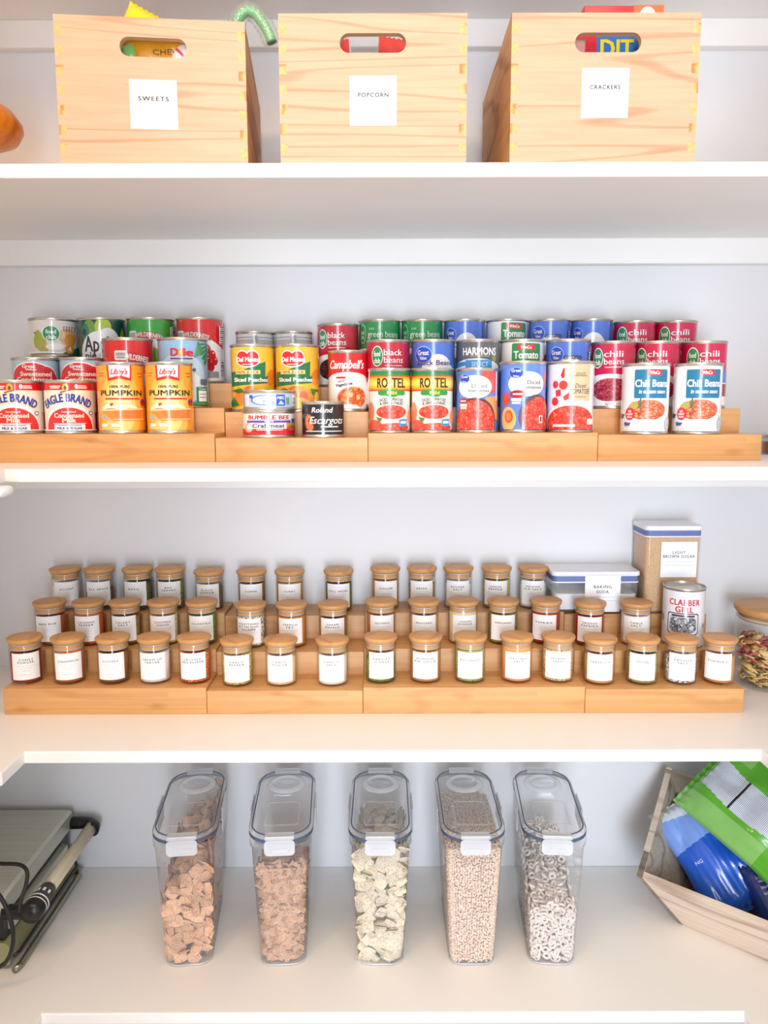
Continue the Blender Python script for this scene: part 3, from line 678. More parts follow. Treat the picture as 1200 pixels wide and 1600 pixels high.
LB['peaches'] = ((250, 196, 54), [('E', .8, .5, .6, .24, ORG), ('E', .85, .56, .5, .18, (244, 136, 40)), ('P', [(-.95, .60), (-.5, .62), (.2, .72), (.58, .77), (.56, .52), (.68, .55), (.64, .42), (-.95, .36)], (20, 118, 62)), ('P', [(-.9, .34), (.6, .39), (.6, .375), (-.9, .325)], YEL),
    ('E', -.45, .84, .62, .22, WH), ('E', .0, .84, .62, .22, WH), ('E', -.22, .79, 1.15, .24, WH), ('E', -.45, .84, .54, .18, RED), ('E', .0, .84, .54, .18, RED), ('E', -.22, .79, 1.05, .20, RED), ('T', -.22, .80, .075, 'Del Monte', WH, {'b': .045, 'w': 1.0}), ('R', -.22, .72, .5, .01, WH),
    ('R', -.24, .595, 1.15, .065, (252, 226, 150)), ('T', -.24, .595, .045, '100% JUICE', (170, 90, 30), {'b': .03, 'w': 1.0}), ('T', -.12, .475, .065, 'Sliced Peaches', WH, {'b': .04, 'w': 1.6}),
    ('E', -.1, .27, .9, .2, P_peach), ('E', .3, .2, .7, .26, (250, 170, 90)), ('E', .25, .2, .4, .18, (244, 120, 90)), ('E', -.6, .2, .5, .3, (240, 130, 50)), ('E', .1, .08, .9, .2, (252, 196, 80)), ('P', [(-.9, .3), (-.5, .33), (-.3, .27), (-.6, .25)], (30, 110, 40)), ('P', [(.55, .33), (.9, .31), (.8, .22), (.6, .25)], (40, 120, 40)), ('P', [(-.95, .1), (-.8, .2), (-.6, .06), (-.9, .02)], (36, 110, 44)), ('E', .8, .18, .3, .2, (252, 200, 70))])
LB['tuna'] = ((190, 208, 232), [('R', -.85, .5, .25, .8, WH), ('E', -.2, .5, 1.15, .72, (90, 130, 205)), ('E', -.15, .5, 1.05, .62, WH), ('T', -.05, .4, .2, 'Tuna', (90, 140, 200), {'b': .02, 'w': .45}), ('R', -.15, .62, .5, .05, (150, 180, 220)), ('E', -.68, .75, .18, .25, (60, 90, 180)), ('R', .42, .5, .36, .8, (30, 90, 190)), ('T', .42, .68, .2, 'MSC', WH, {'b': .03, 'w': .28}), ('P', [(.3, .2), (.42, .5), (.54, .2)], (180, 210, 240)), ('R', .67, .45, .15, .5, (90, 150, 110)), ('R', .93, .5, .45, .8, WH)] + bars(.9, .45, .3, .5, 6, (120, 120, 120)))
LB['crab'] = ((250, 246, 242), [('T', .0, .82, .20, 'BUMBLE BEE', (190, 28, 50), {'b': .04, 'w': 1.7}), ('R', 0, .62, 1.9, .11, (96, 70, 170)), ('R', 1.6, .6, 1.2, .3, (96, 70, 170)), ('R', 1.3, .42, 1.2, .3, (206, 160, 60)), ('R', 0, .12, 6.3, .3, (222, 30, 40)), ('T', 0, .63, .07, 'WHITE', WH, {'w': .35}), ('T', -.02, .43, .19, 'Crabmeat', (40, 40, 90), {'b': .02, 'w': 1.25}), ('R', .02, .22, 1.2, .09, (222, 30, 40)), ('R', .02, .22, 1.0, .03, WH),
    ('E', -.75, .33, .45, .45, (232, 190, 160)), ('E', -.72, .36, .25, .25, (250, 250, 250)), ('E', .85, .3, .6, .25, (200, 90, 60))])
LB['snail'] = ((30, 26, 28), [('E', -.68, .42, .5, .52, (214, 96, 44)), ('E', -.66, .45, .34, .34, (240, 150, 90)), ('E', -.66, .45, .2, .2, (190, 70, 34)), ('E', -.6, .25, .36, .24, (226, 116, 60)), ('T', -.05, .82, .17, 'Roland', WH, {'b': .02, 'w': 1.0, 'sh': .2}), ('T', .18, .48, .24, 'Escargots', WH, {'b': .01, 'w': 1.75, 'sh': .35}), ('R', .3, .26, .85, .04, (220, 220, 220)), ('R', .05, .11, 1.9, .035, (210, 210, 214))])
LB['soup'] = (WH, [('R', 0, .8, 6.3, .46, RED), ('E', 0, .48, 2.7, .36, WH), ('R', 0, .3, 6.3, .25, WH), ('T', -.06, .80, .15, "Campbell's", WH, {'b': .03, 'sh': .35, 'w': 1.95}), ('R', -.35, .56, .5, .035, RED), ('T', -.25, .50, .04, 'HEARTY', BK, {'sh': .2, 'w': .55, 'rot': 8}), ('T', -.2, .44, .055, 'Vegetable', BK, {'b': .03, 'sh': .2, 'w': .85, 'rot': 8}), ('E', .25, .2, 1.65, .42, (238, 206, 190)), ('E', .25, .2, 1.55, .38, P_soup), ('E', .15, .25, .22, .09, (250, 190, 140)), ('E', .5, .2, .2, .08, (250, 206, 160)), ('E', -.1, .13, .25, .07, (240, 170, 90)), ('E', .0, .02, 1.2, .12, WH)])
def club(base, l1, l2, pic, bx=-.55, tx=.16):
    return (base, [('E', .0, .37, 2.6, .3, WH), ('R', 0, .2, 6.3, .34, WH), ('E', .1, .27, 2.1, .42, WH), ('E', .1, .26, 1.95, .38, pic), ('R', 0, .03, 6.3, .09, WH), ('T', .25, .03, .035, 'NET WT 15 OZ', BK, {'w': .8})] + badge(bx, .78, .52, .30) +
     [('T', tx, .84, .10, l1, WH, {'b': .012, 'w': .155*len(l1)+.05}), ('T', tx+.03, .72, .10, l2, WH, {'b': .012, 'w': .155*len(l2)+.1}), ('R', tx+.03, .625, .8, .018, (250, 200, 214))])
LB['fcblack'] = club((204, 26, 56), 'black', 'beans', P_black)
LB['fcchili'] = club((204, 20, 74), 'chili', 'beans', P_bean)
LB['fcchili2'] = ((204, 20, 74), LB['fcchili'][1][:6]+[('R', 1.57, .47, 1.6, .2, (60, 130, 210)), ('R', 1.57, .25, 1.6, .2, (150, 30, 50))]+LB['fcchili'][1][6:])
LB['fcgreen'] = ((18, 146, 74), [('E', -.82, .80, .48, .34, (150, 210, 160)), ('E', -.82, .80, .42, .29, (18, 146, 74)), ('T', -.82, .83, .07, 'food', WH, {'w': .25}), ('T', -.82, .75, .07, 'club', WH, {'w': .25}), ('T', -.38, .89, .05, 'cut', (180, 230, 190), {'w': .25}), ('T', .2, .79, .11, 'green beans', WH, {'b': .005, 'w': 1.6}), ('R', 0, .3, 6.3, .5, WH), ('E', 0, .3, 1.8, .4, (90, 140, 60))])
LB['gvblack'] = (BLU, [('E', .25, .32, 1.9, .98, (236, 240, 250)), ('R', 0, .1, 6.3, .2, BLU)] + gv(-.45, .80, .8, .25) + [('T', .12, .675, .08, 'Black Beans', (90, 60, 120), {'b': .02, 'w': 1.7}), ('E', .1, .25, 1.7, .38, P_black)])
LB['gvplain'] = (BLU, [('E', .12, .38, 1.5, .86, (238, 240, 248)), ('R', 0, .1, 6.3, .2, BLU), ('E', .1, .25, 1.5, .38, (120, 150, 80)), ('T', .2, .6, .08, 'Green Beans', (60, 110, 60), {'b': .02, 'w': 1.4})] + gv(-.66, .78, .6, .22) + [('R', 1.1, .5, .1, 1, (50, 90, 190))])
LB['gvtomato'] = (BLU, [('E', .12, .35, 1.5, .84, (238, 240, 248)), ('T', .12, .765, .085, 'Tomato', BK, {'b': .02, 'w': 1.05}), ('E', .95, .72, .3, .4, (226, 110, 120)), ('R', .1, .2, 6.3, .4, BLU), ('E', .1, .25, 1.5, .38, P_tom)] + gv(-.52, .80, .66, .23) + bars(1.12, .6, .12, .5, 12, WH, (40, 80, 190)))
LB['store'] = ((96, 98, 104), [('T', .1, .855, .12, 'HARMONS', WH, {'b': .03, 'w': 1.65}), ('R', .1, .775, .9, .018, (160, 160, 110)), ('E', .72, .74, .24, .11, (150, 160, 90)), ('E', -.1, .50, 2.9, .48, (236, 240, 248)), ('P', [(-1, .66), (-.4, .70), (-.4, .64), (-1, .57)], (60, 150, 226)), ('R', .05, .645, 1.25, .14, (60, 150, 226)), ('T', .1, .645, .075, 'SELECT', (200, 232, 250), {'b': .02, 'w': .75}), ('R', 0, .27, 6.3, .54, (30, 28, 30))])
LB['tomsauce'] = ((236, 236, 238), [('R', .22, .70, 1.4, .56, (20, 140, 76), .06), ('R', .18, .915, .85, .085, (218, 40, 60)), ('T', .18, .915, .05, "WinCo", WH, {'b': .03, 'w': .5}), ('T', .2, .795, .12, 'Tomato', WH, {'b': .04, 'w': 1.15}), ('T', .2, .62, .12, 'Sauce', WH, {'b': .04, 'w': .9}), ('E', .95, .6, .3, .3, (200, 60, 60)), ('E', 0, .2, 1.6, .3, P_tom)])
LB['diceda'] = ((96, 136, 220), [('E', .6, .83, 1.1, .45, (236, 84, 70)), ('P', [(.4, .55), (1, .6), (1, .15), (.5, .2)], (226, 160, 90)), ('R', 1.15, .75, .14, .5, WH), ('E', -.12, .73, 1.75, .40, WH)] + gv(-.58, .87, .5, .14) + [('T', .12, .75, .07, 'Diced', (120, 124, 120), {'b': .012, 'w': .72}), ('T', .1, .67, .055, 'tomatoes', (60, 64, 70), {'b': .012, 'w': 1.0}), ('R', .15, .62, .7, .014, (200, 200, 205)),
    ('E', -.05, .12, 2.15, .86, (92, 52, 60)), ('E', -.1, .10, 2.05, .82, P_tom), ('E', -.62, .49, .5, .10, (176, 34, 50)), ('R', -.62, .49, .3, .02, WH), ('R', -.6, .42, .4, .05, (246, 220, 200)), ('R', -.6, .37, .35, .035, (246, 220, 200))])
LB['dicedb'] = ((96, 136, 220), [('R', -1.35, .5, .16, 1, (30, 74, 190)), ('E', .95, .8, .3, .3, (230, 110, 100)), ('E', .2, .70, 1.7, .38, WH)] + gv(-.28, .87, .6, .15) + [('T', .48, .725, .065, 'Diced', (90, 94, 100), {'b': .015, 'w': .6}), ('T', .42, .65, .05, 'tomatoes', (60, 64, 70), {'b': .015, 'w': .85}), ('E', -.68, .47, .4, .2, (222, 70, 50)), ('E', -.58, .16, .75, .38, (240, 186, 110)), ('E', -.55, .2, .4, .2, (236, 80, 50)), ('E', -.57, .2, .25, .13, (246, 130, 80)),
    ('E', -.2, .545, .66, .12, (176, 34, 50)), ('R', -.2, .545, .4, .025, WH), ('R', -.25, .46, .42, .045, (250, 236, 224)), ('R', -.25, .41, .36, .035, (250, 236, 224)), ('E', .6, .20, 1.55, .68, (92, 72, 84)), ('E', .66, .18, 1.45, .64, P_tom), ('R', .75, .16, .2, .12, WH), ('R', .75, .16, .1, .08, (60, 60, 60))])
LB['natural'] = ((250, 246, 246), [('R', -1.45, .5, .2, 1, (246, 240, 240)), ('E', -1.0, .55, .16, .14, (40, 40, 44)), ('P', [(-.42, .83), (-.3, .95), (-.25, .93), (-.25, .8), (-.35, .78)], (232, 44, 44)), ('E', -.62, .69, .3, .12, (230, 40, 44)), ('E', -.3, .68, .38, .14, (236, 60, 56)), ('P', [(-.62, .6), (-.4, .62), (-.38, .52), (-.58, .5)], (228, 34, 44)), ('P', [(-.3, .5), (-.05, .57), (-.05, .47), (-.22, .44)], (236, 70, 70)), ('E', -.62, .43, .34, .13, (232, 44, 44)),
    ('R', .42, .72, .95, .56, (224, 192, 156)), ('T', .42, .86, .06, 'simply', (120, 130, 80), {'w': .45}), ('R', .42, .82, .6, .012, (150, 130, 90)), ('T', .42, .67, .065, 'Diced', BK, {'b': 0, 'sh': .3, 'w': .5}), ('T', .42, .585, .075, 'TOMATOES', BK, {'b': -.005, 'w': .85}), ('R', .42, .50, .5, .01, (150, 120, 90)),
    ('E', .05, .08, 2.5, .68, WH), ('E', .05, .06, 2.35, .62, P_tom), ('R', -.25, .06, .95, .035, WH), ('R', .85, .12, .5, .09, (244, 236, 220), .2), ('E', 1.0, .7, .2, .3, (214, 40, 60)), ('E', 1.0, .35, .2, .3, (214, 40, 60))])
LB['whitechili'] = ((246, 246, 248), [('R', .30, .73, 1.55, .44, (22, 120, 160), .05), ('R', .38, .90, .62, .10, (222, 44, 60)), ('T', .38, .90, .055, 'WinCo', WH, {'b': .03, 'w': .42}), ('T', .30, .74, .11, 'Chili Beans', WH, {'b': .03, 'w': 1.45}), ('T', .32, .615, .06, 'in tomato sauce', WH, {'b': .03, 'sh': .2, 'w': 1.15}),
    ('P', [(-.95, .28), (-.8, .26), (-.86, .20), (-.97, .20)], (70, 84, 130)), ('P', [(-.8, .14), (-.5, .15), (-.6, .09), (-.78, .08)], (40, 90, 150)), ('E', .1, .31, 1.85, .36, (250, 250, 250)), ('E', .1, .33, 1.7, .32, P_chili), ('E', -.42, .40, .36, .12, (180, 170, 80)), ('P', [(-.25, .37), (-.12, .37), (-.15, .54), (-.2, .50)], (90, 120, 84)), ('R', .05, .16, 1.6, .05, WH),
    ('E', -.58, .27, .46, .20, (226, 28, 40)), ('T', -.58, .31, .035, 'NO', WH, {'b': .03, 'w': .14}), ('T', -.58, .265, .035, 'HEAT', WH, {'b': .03, 'w': .3}), ('R', -.58, .22, .25, .015, WH), ('E', .0, .04, 1.5, .16, (222, 226, 232)), ('E', .9, .12, .35, .2, (196, 200, 210))])
LB['rotel'] = ((246, 240, 226), [('R', 0, .965, 6.3, .07, (20, 130, 70)), ('R', 0, .80, 6.3, .27, (222, 40, 34)), ('R', 0, .80, 6.3, .235, (240, 120, 36)), ('R', 0, .80, 6.3, .205, (250, 168, 40)), ('R', 0, .80, 6.3, .15, (253, 206, 60)), ('R', 0, .80, 6.3, .08, (254, 226, 110)), ('T', -.33, .805, .16, 'RO', (74, 20, 24), {'b': .035, 'w': .50}), ('T', .44, .805, .16, 'TEL', (74, 20, 24), {'b': .035, 'w': .68}),
    ('P', [(.03+.05*math.sin(math.pi*k/5)*(1 if k % 2 == 0 else .45), .805+.045*math.cos(math.pi*k/5)*(1 if k % 2 == 0 else .45)) for k in range(10)], RED), ('R', .12, .635, 1.35, .09, (34, 150, 60), .5), ('E', .12, .61, .6, .10, (34, 150, 60)), ('T', .12, .635, .055, 'Mild', YEL, {'b': .03, 'w': .44}),
    ('T', .1, .525, .048, 'DICED TOMATOES', BK, {'b': .02, 'w': 1.15, 'arc': 3}), ('T', .1, .465, .048, '& GREEN CHILIES', BK, {'b': .02, 'w': 1.1, 'arc': 3}), ('E', -.85, .30, .5, .35, (226, 130, 90)), ('E', -.7, .06, .9, .22, (230, 84, 60)), ('E', .2, .04, 1.6, .16, P_tom), ('E', .9, .22, .3, .22, (236, 150, 110)), ('E', .1, .30, 1.62, .29, (250, 226, 206)), ('E', .1, .305, 1.46, .24, P_tom), ('P', [(-.6, .22), (-.3, .2), (-.45, .12)], (90, 130, 60)), ('R', .62, .12, .42, .12, (60, 140, 190)), ('R', .62, .13, .3, .04, WH)])
P_engr = beans('engraved_picture', (226, 228, 234), (120, 128, 140), (40, 48, 60), 190, 0.7)
LB['clabber'] = ((238, 238, 242), [('T', .05, .80, .11, 'CLABBER', (206, 30, 60), {'b': .035, 'sp': 1.12, 'w': 1.5}), ('T', .05, .67, .11, 'GIRL', (206, 30, 60), {'b': .035, 'sp': 1.12, 'w': .85}), ('R', .0, .40, 1.55, .40, (40, 48, 60), .12), ('R', .0, .40, 1.46, .365, (222, 224, 230), .12), ('R', 0, .38, 1.3, .28, P_engr, .3), ('R', 0, .55, 1.1, .035, (50, 58, 70)), ('R', -.93, .45, .2, .12, (120, 124, 132)), ('R', .93, .35, .2, .08, (150, 154, 160)), ('T', 0, .13, .07, 'BAKING POWDER', (40, 48, 60), {'b': .02, 'w': 1.3})])

CANM = {}
def can_mesh(r, H, band=False):
    if (r, H) not in CANM:
        k = r-0.0012
        pr = [(0, .0025), (k-.003, .0025), (k-.002, 0), (k+.0008, 0), (k+.0014, .0012), (k+.0012, .003), (k, .0045), (k, H-.0045), (k+.0012, H-.003), (k+.0015, H-.0012), (k+.001, H), (k-.0004, H), (k-.0012, H-.0035),
              (k*.86, H-.0035), (k*.84, H-.0028), (k*.80, H-.0028), (k*.78, H-.0035), (0, H-.0035)]
        me = MB().lathe(pr, 72).mesh('can_body', M_tin); me.set_sharp_from_angle(angle=R(40)); CANM[(r, H)] = me
    return CANM[(r, H)]
LBM = {}
def can(px, row, key, r, H, label, rot=0.0, group=None, z=None, y=None, name='food_can'):
    if z is None: z = tier(ZCAN, row, px)
    if y is None: y = 1.3000+r if row == 1 else (YT[row] if row else 1.2215+r)
    x = X(px, y, z+H*0.6)
    t = thing(name, label, 'can', (x, y, z), math.atan2(-x, y)+R(rot), group or 'food cans on the bamboo steps')
    link('can_body', can_mesh(r, H), t)
    if key:
        k = (key, r, H)
        if k not in LBM:
            b, items = LB[key]; lo = .0048; LBM[k] = print_mesh('paper_label', items, r-0.0010, H-0.0098, lo, base=b)
        link('paper_label', LBM[k], t)
    return t
S15, S10, S21, SCM = (.0378, .112), (.0343, .1016), (.0419, .116), (.0392, .0845)
C = can
# front step
C(29, 0, 'eagle', *SCM, 'cream and red condensed milk can cut off at the photo edge', -9)
C(109.5, 0, 'eagle', *SCM, 'cream and red condensed milk can touching the orange pumpkin can', 0)
C(190, 0, 'pumpkin', *S15, 'orange pumpkin can between the condensed milk and another pumpkin can')
C(265.5, 0, 'pumpkin', *S15, 'orange pumpkin can last in its row before bare bamboo')
C(420.6, 0, 'crab', .0432, .043, 'flat white and red crabmeat can under the tuna can')
C(421.5, 0, 'tuna', .0428, .0318, 'flat pale blue tuna can stacked on the crabmeat can', z=tier(ZCAN, 0, 421)+.0432)
e = C(505.5, 0, 'snail', .0352, .057, 'short black escargots can with white script lettering')
MB().tube([(-.012+.006*math.cos(a*math.pi/8), .004+.009*math.sin(a*math.pi/8), .0585) for a in range(16)], .0012, 6, closed=True).build('pull_ring', M_tin, e)
C(609, 0, 'rotel', *S10, 'tomato and chili can with yellow band, beside the escargots can')
C(675.7, 0, 'rotel', *S10, 'tomato and chili can with yellow band, beside a blue tomato can')
C(745.6, 0, 'diceda', *S10, 'smaller blue diced tomatoes can in front of the dark grey can')
C(817, 0, 'dicedb', *S15, 'larger blue diced tomatoes can with sliced tomato picture')
C(891.7, 0, 'natural', *S15, 'white diced tomatoes can with tan panel and scattered tomato pieces')
C(1008.6, 0, 'whitechili', *S15, 'white chili bean can with teal panel, next to the white tomato can')
C(1090, 0, 'whitechili', *S15, 'white chili bean can with teal panel, last in the front row')
# middle step
C(58, 1, 'sweet', *SCM, 'light blue and red condensed milk can behind the cut-off can', 0, y=1.344)
C(132, 1, 'sweet', *SCM, 'light blue and red condensed milk can beside the cherry can', 0, y=1.344)
C(202, 1, 'cherryfront', *S21, 'wide red cherry filling can behind the pumpkin cans', y=1.3398)
C(287, 1, 'pineapple', *S21, 'wide sky blue pineapple can with palm leaves', y=1.3398)
C(395.5, 1, 'peaches', *S15, 'yellow and green peach can behind the crabmeat can')
C(465.5, 1, 'peaches', *S15, 'yellow and green peach can behind the escargots can')
C(544, 1, 'soup', *S10, 'red and white vegetable soup can')
C(607, 1, 'fcblack', *S15, 'crimson black beans can on the middle step behind the yellow-banded cans', 4)
C(677, 1, 'gvblack', *S15, 'blue black beans can with white swoosh on the middle step')
C(747, 1, 'store', *S15, 'dark grey can with white lettering behind the small blue can')
C(816, 1, 'tomsauce', *S15, 'white tomato sauce can with green panel on the middle step')
C(887.5, 1, 'gvtomato', *S15, 'blue tomato can on the middle step behind the tan-panelled can')
C(958, 1, 'fcchili', *S15, 'crimson chili bean can with its bean picture in full view', -8)
C(1027, 1, 'fcchili', *S15, 'crimson chili bean can in the middle of three on its step', -10)
C(1099, 1, 'fcchili2', *S15, 'crimson chili bean can at the outer end of the middle step', 6)
# back step
b0 = tier(ZCAN, 2, 85)
C(85.5, 2, None, .0425, .048, 'short plain can under the pear can', z=b0)
C(85.5, 2, 'pears', .0425, .0672, 'short wide white can with pear picture and round green badge', z=b0+.0482)
C(161, 2, 'apple', *S21, 'dark green apple pie filling can', 6)
C(237.5, 2, 'applegreen', *S21, 'bright green fruit filling can with red banner', -4)
C(314, 2, 'cherry', *S21, 'red cherry filling can with cherries pictured, on the back step', -10)
C(399.6, 2, 'silver', .0348, .099, 'silver-white ribbed can behind the first peach can')
C(459.6, 2, 'silver', .0348, .099, 'silver-white ribbed can beside the crimson black beans can')
C(529, 2, 'fcblack', *S15, 'crimson black beans can on the back step behind the soup can', -14)
C(594, 2, 'fcgreen', *S15, 'green cut green beans can beside the crimson black beans can')
C(660, 2, 'fcgreen', *S15, 'green cut green beans can beside the blue can')
C(726, 2, 'gvplain', *S15, 'blue can with white swoosh behind the dark grey can')
C(792, 2, 'tomsauce', *S15, 'white tomato sauce can with green panel on the back step', 12)
C(858, 2, 'gvtomato', *S15, 'blue tomato can on the back step')
C(924, 2, 'gvplain', *S15, 'blue can with white swoosh beside the crimson chili cans')
C(990.6, 2, 'fcchili', *S15, 'crimson chili bean can on the back step beside the blue can')
C(1055, 2, 'fcchili', *S15, 'crimson chili bean can at the end of the back step', 4)
# short jar at the photo's edge beside the riser
x = X(1192, 1.40, ZCAN+.02)+.034
t = thing('preserve_jar', 'squat jar with brown contents cut off at the photo edge by the cans', 'jar', (x, 1.40, ZCAN+.0002))
MB().lathe([(0, 0), (.030, 0), (.033, .003), (.033, .026), (.0322, .029)], 40).build('glass_body', M_glass, t)
MB().lathe([(0, .002), (.030, .002), (.0315, .006), (.0315, .022), (0, .022)], 32).build('preserve', plain('brown_preserve', (150, 84, 26), .3), t)
MB().lathe([(.0315, .0285), (.0335, .0285), (.0335, .034), (.032, .036), (0, .036)], 40).build('lid', M_tin, t)
# baking powder can on the spice risers
C(1067.5, 1, 'clabber', .0365, .106, 'white baking powder can with red lettering and dark engraving', z=tier(ZSPICE, 1, 1067), y=1.3445, group='pantry packets by the spices', name='baking_powder_can')

# ------------------------------------------------------------------ wooden crates on the top shelf
def finger_outline(w, h, n, d, odd):
    """board outline whose two ends carry box-joint fingers of depth d"""
    pts = [(-w/2+(d if odd else 0), 0)]
    st = h/n; right = []; left = []
    for i in range(n):
        ins = d if (i % 2 == 0) == odd else 0
        right += [(w/2-ins, i*st), (w/2-ins, (i+1)*st)]
        left += [(-w/2+ins, (n-i)*st), (-w/2+ins, (n-i-1)*st)]
    # left is built from the top down
    left = []
    for i in reversed(range(n)):
        ins = d if (i % 2 == 0) == odd else 0
        left += [(-w/2+ins, (i+1)*st), (-w/2+ins, i*st)]
    return right+left
def crate(loc, rot, text, label, mat, w=.249, dp=.30, h=.1875, slotx=0.0, laby=.079, labrot=0):
    t = thing('wooden_crate', label, 'crate', loc, rot, 'wooden crates on the top shelf')
    TB = .010; n = 15
    up = Matrix.Rotation(R(90), 4, 'X')          # board plane XY -> XZ, z0..z1 -> -y
    mb = MB(); slot = [(slotx+a, .151+b) for a, b in rrect(.0875, .0245, .0121, 8)]
    plate(mb, finger_outline(w, h, n, TB, False), [slot[::-1]], -TB, 0, 0, up)
    mb.build('front_panel', mat, t)
    mb = MB(); plate(mb, finger_outline(w, h, n, TB, False), [slot[::-1]], 0, TB, 0, Matrix.Translation((0, dp, 0)) @ up); mb.build('back_panel', mat, t)
    for s in (-1, 1):
        mb = MB(); M = Matrix.Translation((s*w/2, dp/2, 0)) @ Matrix.Rotation(R(90), 4, 'Z') @ up
        plate(mb, finger_outline(dp, h, n, TB-.0001, True), [], *((0, TB) if s < 0 else (-TB, 0)), 0, M)
        # keep the board inside the crate's width
        mb.v = [(-s*0 + (v[0] if abs(v[0]) <= w/2+1e-6 else math.copysign(w/2, v[0])-(v[0]-math.copysign(w/2, v[0]))), v[1], v[2]) for v in mb.v]
        mb.build('side_panel', M_crate_side, t)
    MB().box(-w/2+TB+.0005, w/2-TB-.0005, TB+.0005, dp-TB-.0005, .001, .008).build('bottom_panel', mat, t)
    it = [('T', 0, .62, .088, text, (36, 36, 40), {'sp': 1.2, 'b': .022, 'w': .64}), ('R', 0, .50, .45, .012, (200, 200, 204)), ('R', 0, .39, .22, .022, (214, 214, 218))]
    me = print_mesh('paper_label', it, .0625, .0625, 0, base=(250, 250, 252), curved=False, arc=1.0, rough=.6, coat=0)
    l = link('paper_label', me, t); l.location = (slotx*.3, -.0002, laby-.0313); l.rotation_euler = (0, R(labrot), 0)
    return t
CR1 = crate((-.309, 1.0955, ZTOP+.0003), .09, 'SWEETS', 'wooden crate labelled SWEETS, turned slightly, yellow bag on top', M_crate[0], slotx=.003)
CR2 = crate((-.0129, 1.085, ZTOP+.0003), 0, 'POPCORN', 'wooden crate labelled POPCORN between the other two crates', M_crate[1])
CR3 = crate((.2945, 1.085, ZTOP+.0003), 0, 'CRACKERS', 'wooden crate labelled CRACKERS with a red box on top', M_crate[2], slotx=.003, laby=.088)

def pillow(name, w, h, d, mats, region=None, loc=(0, 0, 0), rot=None, seed=0, crinkle=.004, nu=44, nv=56, crimp=.05, prints=None, cat='bag', label=None, group=None, bend=0.0):
    """a filled flexible bag: pillow section, flat crimped ends, crinkled film"""
    def S(u, v, side, off=0.0):
        pu = 1-abs(u)**2.6; pv = max(0.0, 1-(abs(v)/(1-crimp))**4.0) if abs(v) < 1-crimp else 0.0
        th = d/2*(max(0, pu)**.55)*(pv**.5)
        x = u*w/2*(1-.07*(1-abs(v))*(1 if abs(v) < 1-crimp else 0)); y = v*h/2
        k = Vector((x*14+seed*3, y*14, side*2.0))
        n = noise.noise(k)*1.0+noise.noise(k*2.3)*.55+(abs(noise.noise(k*1.3+Vector((5, 5, 5))))-.2)*1.6
        z = side*(th+.0006)+side*n*crinkle*(.25+min(1, th/(d*.3)))*(.2+pu*.8)+bend*(x*x/(w*w)*4)*0.5
        z += .0022*math.sin(v*3+u*40)*(1 if abs(v) > 1-crimp*2.2 else .12)
        return Vector((x, y, z+side*off))
    mb = MB(); vs = []; fs = []
    for side in (1, -1):
        b = len(vs)
        for j in range(nv+1):
            for i in range(nu+1):
                vs.append(tuple(S(-1+2*i/nu, -1+2*j/nv, side)))
        for j in range(nv):
            for i in range(nu):
                q = (b+j*(nu+1)+i, b+j*(nu+1)+i+1, b+(j+1)*(nu+1)+i+1, b+(j+1)*(nu+1)+i)
                mi = region(-1+2*(i+.5)/nu, -1+2*(j+.5)/nv) if (region and side > 0) else 0
                mb.f.append(q if side > 0 else q[::-1]); mb.m.append(mi); mb.s.append(True)
    n1 = (nu+1)*(nv+1)
    def E(i, j): return j*(nu+1)+i
    for j in range(nv):
        for i in (0, nu):
            a, b2 = E(i, j), E(i, j+1); q = (a, b2, b2+n1, a+n1); mb.f.append(q if i == 0 else q[::-1]); mb.m.append(0); mb.s.append(True)
    for i in range(nu):
        for j in (0, nv):
            a, b2 = E(i, j), E(i+1, j); q = (a, a+n1, b2+n1, b2); mb.f.append(q if j == 0 else q[::-1]); mb.m.append(0); mb.s.append(True)
    mb.v = vs
    ms = list(mats)
    for (cx, cy, hh, ww, txt, mt, rz) in (prints or []):
        polys, xa, xb, ya, yb = text2d(txt, 0, 0, 1.0); mi = len(ms); ms.append(mt); s = hh/.7
        for p in polys:
            o = []
            for (px, py) in p:
                a = (px-(xa+xb)/2)*(ww/(xb-xa)); c = (py-.35)*s
                xx = cx+a*math.cos(R(rz))-c*math.sin(R(rz)); yy = cy+a*math.sin(R(rz))+c*math.cos(R(rz))
                o.append(tuple(S(xx/(w/2), yy/(h/2), 1, .0009)))
            mb.add(o, [tuple(range(len(o)))], mi, True)
    o = mb.build(name, ms); o.location = loc
    if rot: o.rotation_euler = rot
    return tag(o, label, cat, group)
def film(name, c, rough=.28): return plain(name, c, rough, 0, .6)
# things in the crates
F_yel, F_org, F_grn, F_redf, F_wht = film('yellow_film', (250, 222, 30)), film('orange_film', (214, 150, 30)), film('green_film', (120, 190, 110)), film('red_film', (230, 60, 46)), film('white_film', (244, 238, 238))
pillow('snack_bag', .10, .125, .04, [F_yel], None, (-.340, 1.172, ZTOP+.170), (R(84), R(26), R(6)), 2, label='yellow sweets bag with its corner above the SWEETS crate', group='bags in the crates')
pillow('snack_bag', .16, .10, .035, [F_yel, F_org], lambda u, v: 1 if v > -.1 else 0, (-.30, 1.137, ZTOP+.144), (R(88), 0, R(5)), 3, label='yellow and orange sweets bag seen through the SWEETS slot', group='bags in the crates', prints=[(.01, .010, .007, .05, 'CHEWY', plain('dark_print', (90, 60, 20), .4), 0)])
pillow('snack_bag', .05, .06, .02, [F_wht, film('pink_film', (226, 60, 110))], lambda u, v: 1 if abs(u-v*.6) < .16 or abs(u+v) < .12 else 0, (-.2655, 1.1255, ZTOP+.139), (R(86), 0, R(5)), 5, label='small white and pink wrapper behind the SWEETS slot', group='bags in the crates', nu=30, nv=30)
pillow('snack_bag', .026, .06, .014, [F_grn], None, (-.3465, 1.1200, ZTOP+.137), (R(86), 0, R(5)), 7, label='small mint green wrapper behind the SWEETS slot', group='bags in the crates', nu=14, nv=20)
